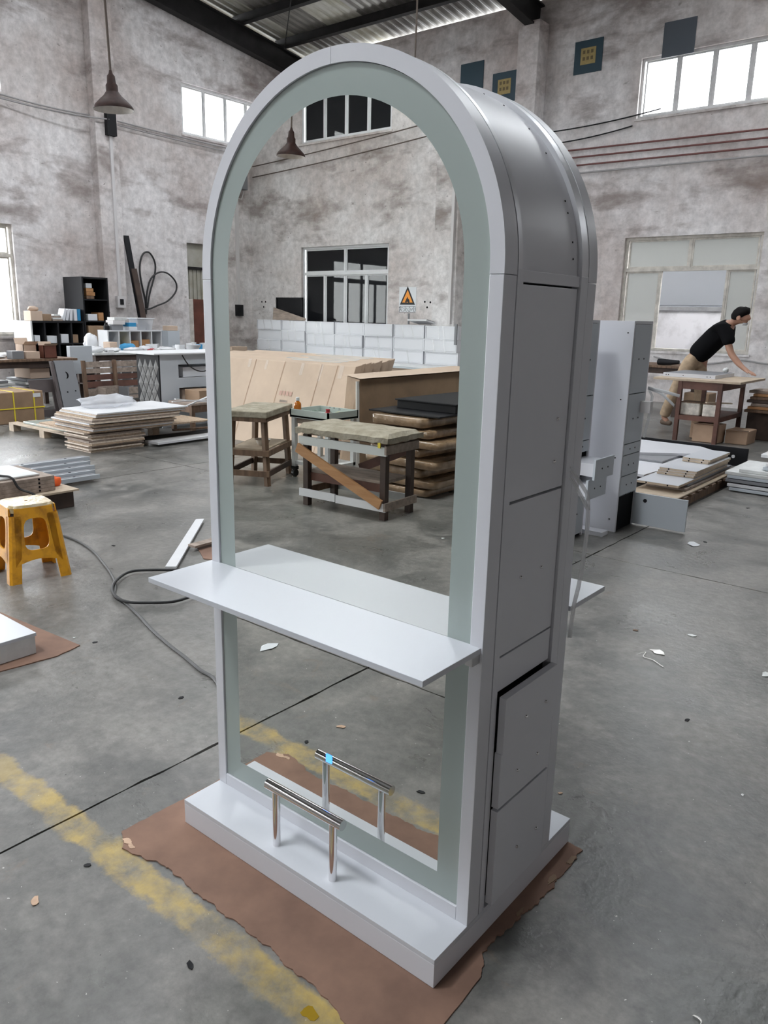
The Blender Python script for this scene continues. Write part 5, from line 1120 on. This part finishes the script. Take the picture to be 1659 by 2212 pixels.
# --- black beam, boards and pallet on the floor
t = thing('black_beam', 'long black board standing on edge behind the white panels', 'board', (-1.6, 7.38, 0)); box('board', 'black_paint', (-2.6, -.88, 7.36, 7.39, 0, .195), t, bevel=.002)
for x in (-1.85, -1.02): MB().tube([(x, 7.36, .10), (x, 7.355, .10)], .018, 10).build('bolt', 'white_paint', t)
bx('black_support', 'charcoal', (-2.3, -1.36, 5.7, 7.2, 0, .105), 'black box under the large white panels', 'box')
plate([Vector(q) for q in ((-2.5, 5.45, .107), (-1.27, 5.50, .107), (-1.18, 7.1, .107), (-2.5, 7.1, .107))], (0, 0, .022)).build('melamine_sheet', 'white_laminate', None, recalc=True, label='lower of two large white panels beside the pallet', cat='panel')
bx('grey_sheet', 'slate_grey', (-2.4, -1.36, 6.2, 7.1, .131, .150), 'grey sheet between the two large white panels', 'panel')
plate([Vector(q) for q in ((-2.5, 6.35, .151), (-1.75, 6.35, .151), (-.98, 6.95, .151), (-1.35, 7.30, .151), (-2.5, 7.30, .151))], (0, 0, .024)).build('melamine_sheet', 'white_laminate', None, recalc=True, label='upper of two large white panels near the black board', cat='panel')
t = thing('short_pallet', 'wooden pallet with plank ends showing under the drilled white boards', 'pallet', (-1.1, 5.65, 0))
for x in (-.80, -1.10): box('bearer', 'old_wood', (x, x+.05, 4.95, 6.35, 0, .07), t)
for k in range(8): box('deck_board', 'old_wood', (-1.12, -.725, 4.97+k*.18, 4.97+k*.18+.10, .071, .09), t, bevel=.002)
for i, (d_, mt, lab) in enumerate((((-1.15, -.74, 4.85, 6.4, .092, .106), 'plywood', 'brown sheet lying on the short pallet'), ((-1.12, -.78, 5.15, 6.45, .108, .128), 'grey_wood', 'lowest grey board on the short pallet'), ((-1.10, -.80, 5.25, 6.5, .130, .150), 'slate_grey', 'dark grey board on the short pallet'))): bx('sheet', mt, d_, lab, 'board')
def dboard(d_, lab):
    t = thing('drilled_plank', lab, 'panel', ((d_[0]+d_[1])/2, (d_[2]+d_[3])/2, d_[4]), 'drilled white panels on the short pallet')
    x0, x1, y0, y1, z0, z1 = d_; box('panel', 'plywood', (x0, x1, y0, y1, z0, z1-.002), t); box('white_face', 'white_shelf', (x0, x1, y0, y1, z1-.002, z1), t)
    for u in (.25, .75): MB().tube([(x0+(x1-x0)*u, y0-.001, (z0+z1)/2), (x0+(x1-x0)*u, y0+.002, (z0+z1)/2)], .007, 8).build('hole', 'dark_gap', t)
dboard((-1.16, -.80, 5.02, 6.35, .152, .172), 'lowest drilled white panel, jutting to the front')
for i in range(3): dboard((-1.13+.01*i, -.81+.01*i, 5.42, 6.40, .174+.021*i, .194+.021*i), ('bottom', 'middle', 'top')[i]+' panel of the middle step of drilled white panels')
for i in range(2): dboard((-1.06, -.83+.015*i, 5.85, 6.45, .238+.021*i, .258+.021*i), ('lower', 'upper')[i]+' panel of the highest step of drilled white panels')
for i, (z, x0, mt) in enumerate(((0.01, -.66, 'grey_laminate'), (.045, -.68, 'white_paint'), (.085, -.70, 'slate_grey'), (.12, -.69, 'grey_laminate'), (.15, -.71, 'dirty_white'))):
    bx('grey_slab', mt, (x0, .6, 5.97, 6.75, z, z+.028), ORD[i]+' slab up of the grey stack at the right edge', 'slab', 'grey slabs at the right edge', .002)
bx('slab_spacer', 'dark_wood', (-.5, .5, 6.05, 6.6, .0, .009), 'thin dark packer under the grey slabs at the right edge', 'packer')
for i, (x0, x1, y0, y1, z, mt) in enumerate(((-.60, -.30, 6.0, 6.5, .18, 'dirty_white'), (-.42, .1, 6.05, 6.6, .215, 'grey_laminate'), (-.40, .1, 6.05, 6.6, .25, 'white_paint'), (-.36, .12, 6.0, 6.6, .285, 'dirty_white'), (-.46, -.1, 6.1, 6.7, .32, 'white_paint'), (-.30, .2, 6.0, 6.6, .35, 'white_shelf'))):
    bx('white_offcut', mt, (x0, x1, y0, y1, z, z+.028), ORD[i]+' white offcut up on the grey slabs at the right edge', 'offcut', 'white offcuts at the right edge', .002)
bx('white_block', 'white_paint', (-.12, .2, 5.35, 5.45, 0, .035), 'small white block on the floor at the right edge', 'block')
# --- the worker's bench
TX0, TX1, TY0, TY1, TH = -2.47, -1.40, 8.72, 9.86, .785
t = thing('work_table', 'brown work table with a low shelf before the worker', 'table', (-1.9, 9.3, 0))
box('top', 'plywood', (TX0, TX1, TY0, TY1, TH-.028, TH), t, bevel=.003)
for x in (-2.15, -1.66):
    for y in (8.74, 9.72): box('leg', 'bench_wood', (x, x+.05, y, y+.05, 0, TH-.028), t)
for z0, z1 in ((.27, .33), (.66, .755)):
    box('rail', 'bench_wood', (-2.10, -1.66, 8.745, 8.765, z0, z1), t); box('rail', 'bench_wood', (-1.63, -1.61, 8.79, 9.72, z0, z1), t); box('rail', 'bench_wood', (-2.15, -2.13, 8.79, 9.72, z0, z1), t)
box('shelf', 'bench_wood', (-2.13, -1.63, 8.77, 9.74, .31, .33), t)
t = thing('panel_in_work', 'white edged panel with a grey face being worked on', 'panel', (-2.1, 9.3, TH)); box('edge_band', 'white_laminate', (-2.44, -1.78, 8.98, 9.80, TH+.001, TH+.048), t, bevel=.001); box('grey_face', 'slate_grey', (-2.42, -1.80, 9.0, 9.78, TH+.048, TH+.051), t)
for x in (-2.40, -2.37, -2.18, -1.88, -1.84): MB().tube([(x, 8.9805, TH+.025), (x, 8.977, TH+.025)], .006, 8).build('drill_hole', 'dark_gap', t)
for i, (x, w, lab) in enumerate(((-2.12, .25, 'square putty tin at the left on the work table shelf'), (-1.835, .17, 'square putty tin at the right on the work table shelf'))):
    t = thing('putty_tin', lab, 'tin', (x+w/2, 8.9, .331)); MB().box(x, x+w, 8.80, 8.80+w, .331, .485).jitter(.006, 12, i).build('tin', 'putty_white', t, bevel=.012); MB().box(x-.004, x+w+.004, 8.796, 8.804+w, .486, .494).build('lid', 'old_wood', t)
MB().bar((-1.8, 8.80, .505), (-1.55, 9.0, .50), .06, .014).build('offcut', 'plywood', None, label='thin offcut lying on the right putty tin', cat='offcut')
for i, (x0, x1, y0, y1, h) in enumerate(((-2.05, -1.82, 9.10, 9.4, .23), (-1.93, -1.60, 8.815, 9.065, .235), (-1.57, -1.30, 8.98, 9.35, .17))): 
    t = thing('old_carton', ('leftmost, half hidden', 'middle, largest', 'rightmost and lowest')[i]+' of the three battered cartons under the work table', 'carton', ((x0+x1)/2, (y0+y1)/2, 0), 'battered cartons under the work table')
    MB().box(x0, x1, y0, y1, 0, h).jitter(.012, 5, i).build('carton_body', 'cardboard', t, bevel=.01); MB().add([(x0, y0, h), (x1, y0, h), (x1+.01, y0-.05, h+.02), (x0, y0-.06, h+.01)], [(0, 1, 2, 3)]).build('flap', 'cardboard_light', t)
for i in range(7): bx('stored_plank', ('old_wood', 'pine', 'grey_wood', 'dark_wood')[i % 4], (-1.52+.03*(i % 3), -.9, 9.5+.02*i, 10.1, .36+.04*i, .395+.04*i), ORD[i]+' plank up of the wood pile right of the work table', 'plank', 'planks right of the work table')
bx('plank_stand', 'dark_wood', (-1.5, -.95, 9.6, 10.0, 0, .358), 'dark stand under the wood pile right of the work table', 'stand')
# table further back with tools
table('rear_table', 'dark table behind the tall white cabinet with tools on it', -4.2, -2.95, 11.2, 12.2, .80, 'dark_wood', 'old_wood', cat='table')
t = thing('power_drill', 'dark power tool lying on the rear table', 'tool', (-3.2, 11.35, .80)); MB().tube([(-3.4, 11.4, .852), (-3.2, 11.35, .852), (-3.05, 11.33, .862)], [.05, .045, .03], 12).build('body', 'charcoal', t, smooth=True); MB().bar((-3.33, 11.4, .84), (-3.36, 11.55, .828), .04, .05).build('handle', 'charcoal', t)
bx('white_bucket_box', 'dirty_white', (-3.75, -3.60, 11.3, 11.45, .801, .98), 'white box beside the power tool on the rear table', 'box')
carton((-3.1, -2.7, 11.9, 12.3, 0, .35), 'brown carton under the rear dark table', 'cardboard_dark')
# --- posters, cable on the right wall
for i, (a, b, pap, mt, lab) in enumerate((((1243, 94), (1299, 150), True, 'poster_blue', 'dark blue poster with yellow paper left of the high right window'), ((1435, 50), (1500, 113), False, 'slate_board', 'blank slate grey square board above the high right window'), ((997, 145), (1042, 190), False, 'poster_blue', 'blank dark blue board left of the column'), ((1065, 165), (1114, 212), True, 'poster_blue', 'dark blue poster with yellow paper just left of the column'))):
    p, q = ony(*a, YB-.01), ony(*b, YB-.01); zc_ = (p.z+q.z)/2; h = .28; xc = (p.x+q.x)/2
    t = thing('wall_poster', lab, 'poster', (xc, YB-.01, zc_-h), 'square boards high on the right wall'); box('board', mt, (xc-.28, xc+.28, YB-.015, YB-.001, zc_-h, zc_+h), t)
    if pap:
        pp_ = box('paper', 'yellow_paper', (xc-.15, xc+.15, YB-.018, YB-.0155, zc_-.13, zc_+.15), t)
        for r in range(2):
            for c in range(3): MB().box(xc-.11+c*.08, xc-.06+c*.08, YB-.0188, YB-.0182, zc_-.06+r*.11, zc_-.0+r*.11).build('ink_mark', 'ink', pp_)
MB().tube(smooth_path([ony(x, y, YB-.04) for x, y in ((1412, 770), (1440, 778), (1480, 787), (1540, 785), (1600, 778), (1659, 786), (1720, 780))]), .016, 6).build('wall_hose', 'grey_pipe', None, smooth=True, label='pale hose sagging along the wall under the right window', cat='hose')
# --- the worker
def skin_mesh(name, chains, material, parent, sub=2, **k):
    bm = bmesh.new(); ly = bm.verts.layers.skin.verify(); seen = {}; first = True
    for ch in chains:
        prev = None
        for co, r in ch:
            key = tuple(round(c, 4) for c in co)
            if key not in seen:
                v = bm.verts.new(co); rr = r if isinstance(r, tuple) else (r, r); v[ly].radius = rr; v[ly].use_root = first; first = False; seen[key] = v
            v = seen[key]
            if prev is not None and prev != v and not bm.edges.get((prev, v)): bm.edges.new((prev, v))
            prev = v
    me = bpy.data.meshes.new(name); bm.to_mesh(me); bm.free(); me.materials.append(MATS[material]); o = bpy.data.objects.new(name, me); COL.objects.link(o)
    o.modifiers.new('skin', 'SKIN').use_smooth_shade = True; s = o.modifiers.new('sub', 'SUBSURF'); s.levels = sub; s.render_levels = sub
    dg = bpy.context.evaluated_depsgraph_get(); me2 = bpy.data.meshes.new_from_object(o.evaluated_get(dg)); o.modifiers.clear(); o.data = me2
    for pl in me2.polygons: pl.use_smooth = True
    if not me2.materials: me2.materials.append(MATS[material])
    WO[o] = Vector((0, 0, 0))
    if parent: o.parent = parent; o.location = -WO[parent]
    return o
V3 = lambda x, y, z: (x, y, z)
man = thing('person', 'person in a black t-shirt and khaki trousers leaning over the work table', 'person', (-2.5, 10.2, 0))
hip = V3(-2.43, 10.16, .93); bel = V3(-2.33, 10.15, 1.06); che = V3(-2.17, 10.14, 1.24); upc = V3(-2.09, 10.13, 1.345); nek = V3(-2.01, 10.12, 1.405); nk2 = V3(-1.965, 10.12, 1.43)
shr, shl = V3(-2.06, 9.98, 1.325), V3(-2.09, 10.30, 1.325)
elr, elw, hnr = V3(-1.925, 9.95, 1.01), V3(-1.82, 9.93, .90), V3(-1.70, 9.90, .815)
ell, hnl = V3(-2.08, 10.36, 1.06), V3(-1.93, 10.27, .92)
hpr, hpl = V3(-2.47, 10.08, .89), V3(-2.40, 10.26, .89); knr, anr = V3(-2.62, 10.05, .48), V3(-2.76, 10.12, .12); knl, anl = V3(-2.35, 10.28, .47), V3(-2.37, 10.30, .09)
hc = V3(-1.895, 10.12, 1.475)
def fingers(h, d, s):
    out = []; h = Vector(h); d = Vector(d).normalized(); sd = d.cross(Vector((0, 0, 1))).normalized()
    for i, l in enumerate((.075, .085, .08, .062)):
        b0 = h+d*.045+sd*(i-1.5)*.021; out.append([(tuple(h), .026), (tuple(b0), .011), (tuple(b0+d*l*.55-Vector((0, 0, .006))), .009), (tuple(b0+d*l-Vector((0, 0, .022))), .0075)])
    th = h+sd*s*.035+d*.01; out.append([(tuple(h), .026), (tuple(th), .012), (tuple(th+d*.04+sd*s*.012-Vector((0, 0, .012))), .009)]); return out
chains = [[(hip, (.14, .11)), (bel, (.135, .10)), (che, (.15, .11)), (upc, (.13, .09)), (nek, .062), (nk2, .056), (V3(-1.925, 10.12, 1.455), (.075, .07)), (hc, (.098, .088)), (V3(-1.885, 10.12, 1.535), (.08, .075))],
          [(V3(-1.925, 10.12, 1.455), (.075, .07)), (V3(-1.855, 10.12, 1.425), (.048, .045)), (V3(-1.835, 10.12, 1.395), (.026, .03))], [(hc, (.098, .088)), (V3(-1.808, 10.12, 1.455), .030), (V3(-1.792, 10.12, 1.443), .012)],
          [(upc, (.13, .09)), (shr, .058), (elr, .043), (elw, .037), (hnr, .026)], [(upc, (.13, .09)), (shl, .058), (ell, .043), (hnl, .03)],
          [(hip, (.14, .11)), (hpr, .095), (knr, .062), (anr, .042), (V3(-2.68, 10.10, .045), .035)], [(hip, (.14, .11)), (hpl, .095), (knl, .062), (anl, .042), (V3(-2.26, 10.30, .04), .035)]]
chains += fingers(hnr, (.9, -.25, -.25), 1) + fingers(hnl, (.7, -.5, -.5), -1)
skin_mesh('body', chains, 'skin', man, 2)
skin_mesh('t_shirt', [[(V3(-2.455, 10.16, .915), (.175, .155)), (bel, (.178, .155)), (che, (.19, .16)), (upc, (.16, .13)), (V3(-2.045, 10.125, 1.383), .085)], [(upc, (.16, .13)), (shr, .09), (V3(-1.985, 9.955, 1.20), .085), (V3(-1.955, 9.945, 1.12), .085)], [(upc, (.16, .13)), (shl, .088), (V3(-2.085, 10.33, 1.19), .072), (V3(-2.08, 10.345, 1.13), .07)]], 'black_cloth', man)
skin_mesh('trousers', [[(V3(-2.40, 10.16, .97), (.145, .115)), (hip, (.15, .125)), (hpr, .108), (knr, .082), (V3(-2.735, 10.11, .18), .075), (V3(-2.75, 10.12, .12), .078)], [(hip, (.15, .125)), (hpl, .108), (knl, .08), (V3(-2.37, 10.30, .16), .072), (V3(-2.37, 10.30, .10), .075)]], 'khaki_cloth', man)
skin_mesh('shoe', [[(V3(-2.80, 10.13, .055), .042), (V3(-2.74, 10.115, .045), .042), (V3(-2.62, 10.09, .04), .036)]], 'shoe', man); skin_mesh('shoe', [[(V3(-2.41, 10.30, .05), .042), (V3(-2.35, 10.30, .045), .042), (V3(-2.22, 10.30, .038), .036)]], 'shoe', man)
m = MB(); n, k = 22, 12; vs = []
for a in range(k+1):
    la = -.55+(PI/2+.55)*a/k
    for b_ in range(n):
        lo = 2*PI*b_/n; q = Vector((math.cos(la)*math.cos(lo)*.116, math.cos(la)*math.sin(lo)*.106, math.sin(la)*.118)); d = 1+.07*noise.noise(q*26)
        q = Matrix.Rotation(.25, 3, 'Y') @ (q*d); front_ = max(0, math.cos(lo)+.25)/1.25; vs.append(Vector((-1.915, 10.12, 1.485))+q+Vector((-.012*front_*(1-a/k), 0, .085*front_*(1-a/k))))
m.add(vs, [(a*n+b_, a*n+(b_+1) % n, (a+1)*n+(b_+1) % n, (a+1)*n+b_) for a in range(k) for b_ in range(n)]).build('hair', 'hair', man, smooth='all')
m = MB(); m.lathe((0, 0, 0), [(.006, 0), (.022, .004), (.026, .014), (.016, .02), (.006, .018)], 12).build('ear', 'skin', man, smooth=True).matrix_basis = Matrix.Translation(Vector((-1.915, 10.035, 1.462))-WO[man]) @ Matrix.Rotation(PI/2, 4, 'X') @ Matrix.Scale(1.35, 4, (0, 1, 0))
m = MB(); rows = []
for a in range(7):
    an = -1.25+2.5*a/6; rows.append([Vector((-1.885+math.cos(an)*.066*s_, 10.12+math.sin(an)*.062*s_, z_)) for s_, z_ in ((.80, 1.368), (.90, 1.378), (.98, 1.392), (.98, 1.402))])
m.grid(rows).build('face_mask', 'sign_paper', man, smooth='all')
man.scale = (1.06, 1.06, 1.06)
bag((-1.88, 9.74, TH+.052), .045, 'dirty_white', 'crumpled pale rag under the worker hand', 'rag', 91, 'hand_rag', (.8, .8, .8))
# --- litter on the floor
def scrap(px_, py_, w, mt, label, seed, mir=False, name='paper_scrap', thick=.0015, el=1.6):
    p = mz(px_, py_) if mir else onz(px_, py_); n = 9; rn = random.Random(seed); an0 = rn.uniform(0, PI); P = []
    for i in range(n):
        an = 2*PI*i/n; r = w*(.35+.3*rn.random()); q = Vector((math.cos(an)*r*el, math.sin(an)*r, 0)); q.rotate(Matrix.Rotation(an0, 3, 'Z')); P.append(p+q+Vector((0, 0, .0006+.004*rn.random()*min(1, w*20))))
    MB().prism(P, (0, 0, thick)).build(name, mt, None, recalc=True, label=label, cat='scrap', group='scraps littering the floor')
for i, (x, y, w, mt, lab) in enumerate(((75, 1948, .028, 'torn_paper', 'tan leaf-like scrap at the lower left floor'), (1493, 1373, .035, 'dirty_white', 'pale chip on the floor right of the station'), (1422, 1410, .06, 'clear_tape', 'crumpled clear film on the right floor'), (1428, 1407+2, .018, 'charcoal', 'black crumb beside the crumpled film'), (1372, 1362, .025, 'old_wood', 'small brown chip on the right floor'), (1500, 1177, .10, 'sign_paper', 'white paper scrap on the far right floor'), (1523, 1171, .03, 'charcoal', 'dark round chip near the white paper scrap'), (1615, 1098, .03, 'charcoal', 'dark chip near the grey slabs'), (1210, 1714, .012, 'cardboard', 'brown crumb near the plinth on the right floor'), (1655, 1458, .05, 'dirty_white', 'white scrap at the right edge of the floor'), (1604, 1718, .012, 'dirty_white', 'tiny white bit at the lower right floor'), (1484, 1556, .02, 'charcoal', 'dark fleck in the middle of the right floor'), (205, 1388, .02, 'charcoal', 'dark fleck left of the floor cable'), (160, 1378, .012, 'dirty_white', 'tiny pale bit left of the floor cable'), (245, 1179, .02, 'charcoal', 'dark crumb behind the floor cable'), (410, 2085, .022, 'charcoal', 'dark chip by the yellow line'), (188, 1870, .018, 'charcoal', 'dark chip left of the cardboard corner'), (390, 1508, .02, 'charcoal', 'dark chip beside the station foot'))):
    scrap(x, y, w*.72, mt, lab, i)
for i, (x, y, w, mt, lab) in enumerate(((576, 1400, .06, 'sign_paper', 'white paper scrap on the reflected floor under the shelf'), (735, 1570, .0, 'torn_paper', ''), (955, 1164, .02, 'dirty_white', 'pale bit on the reflected floor right of the bench'))):
    if w: scrap(x, y, w, mt, lab, 40+i, True)
ribbon(smooth_path([onz(*q, .004) for q in ((1376, 1413), (1395, 1408), (1390, 1418), (1410, 1425), (1425, 1435), (1433, 1440))]), .006, 'film_string', 'clear_tape', None, (.3, 1, 0)); o = bpy.data.objects['film_string']; tag(o, 'curl of clear string on the right floor beside the film', 'string')
ribbon(smooth_path([onz(*q, .004) for q in ((1497, 2193), (1508, 2198), (1515, 2206), (1512, 2215))]), .005, 'white_string', 'clear_tape', None, (.3, 1, 0)); tag(bpy.data.objects['white_string'], 'curl of white string at the bottom right floor', 'string')

p = onz(668, 2188); P = []
for i in range(14): an = 2*PI*i/14; r_ = .013*(.8+.5*random.random()); P.append(p+Vector((math.cos(an)*r_*1.5, math.sin(an)*r_, .0002)))
MB().prism(P, (0, 0, .0006)).build('paint_drip', 'gold_paint', None, recalc=True, label='glossy gold paint drip at the end of the yellow floor line', cat='paint')
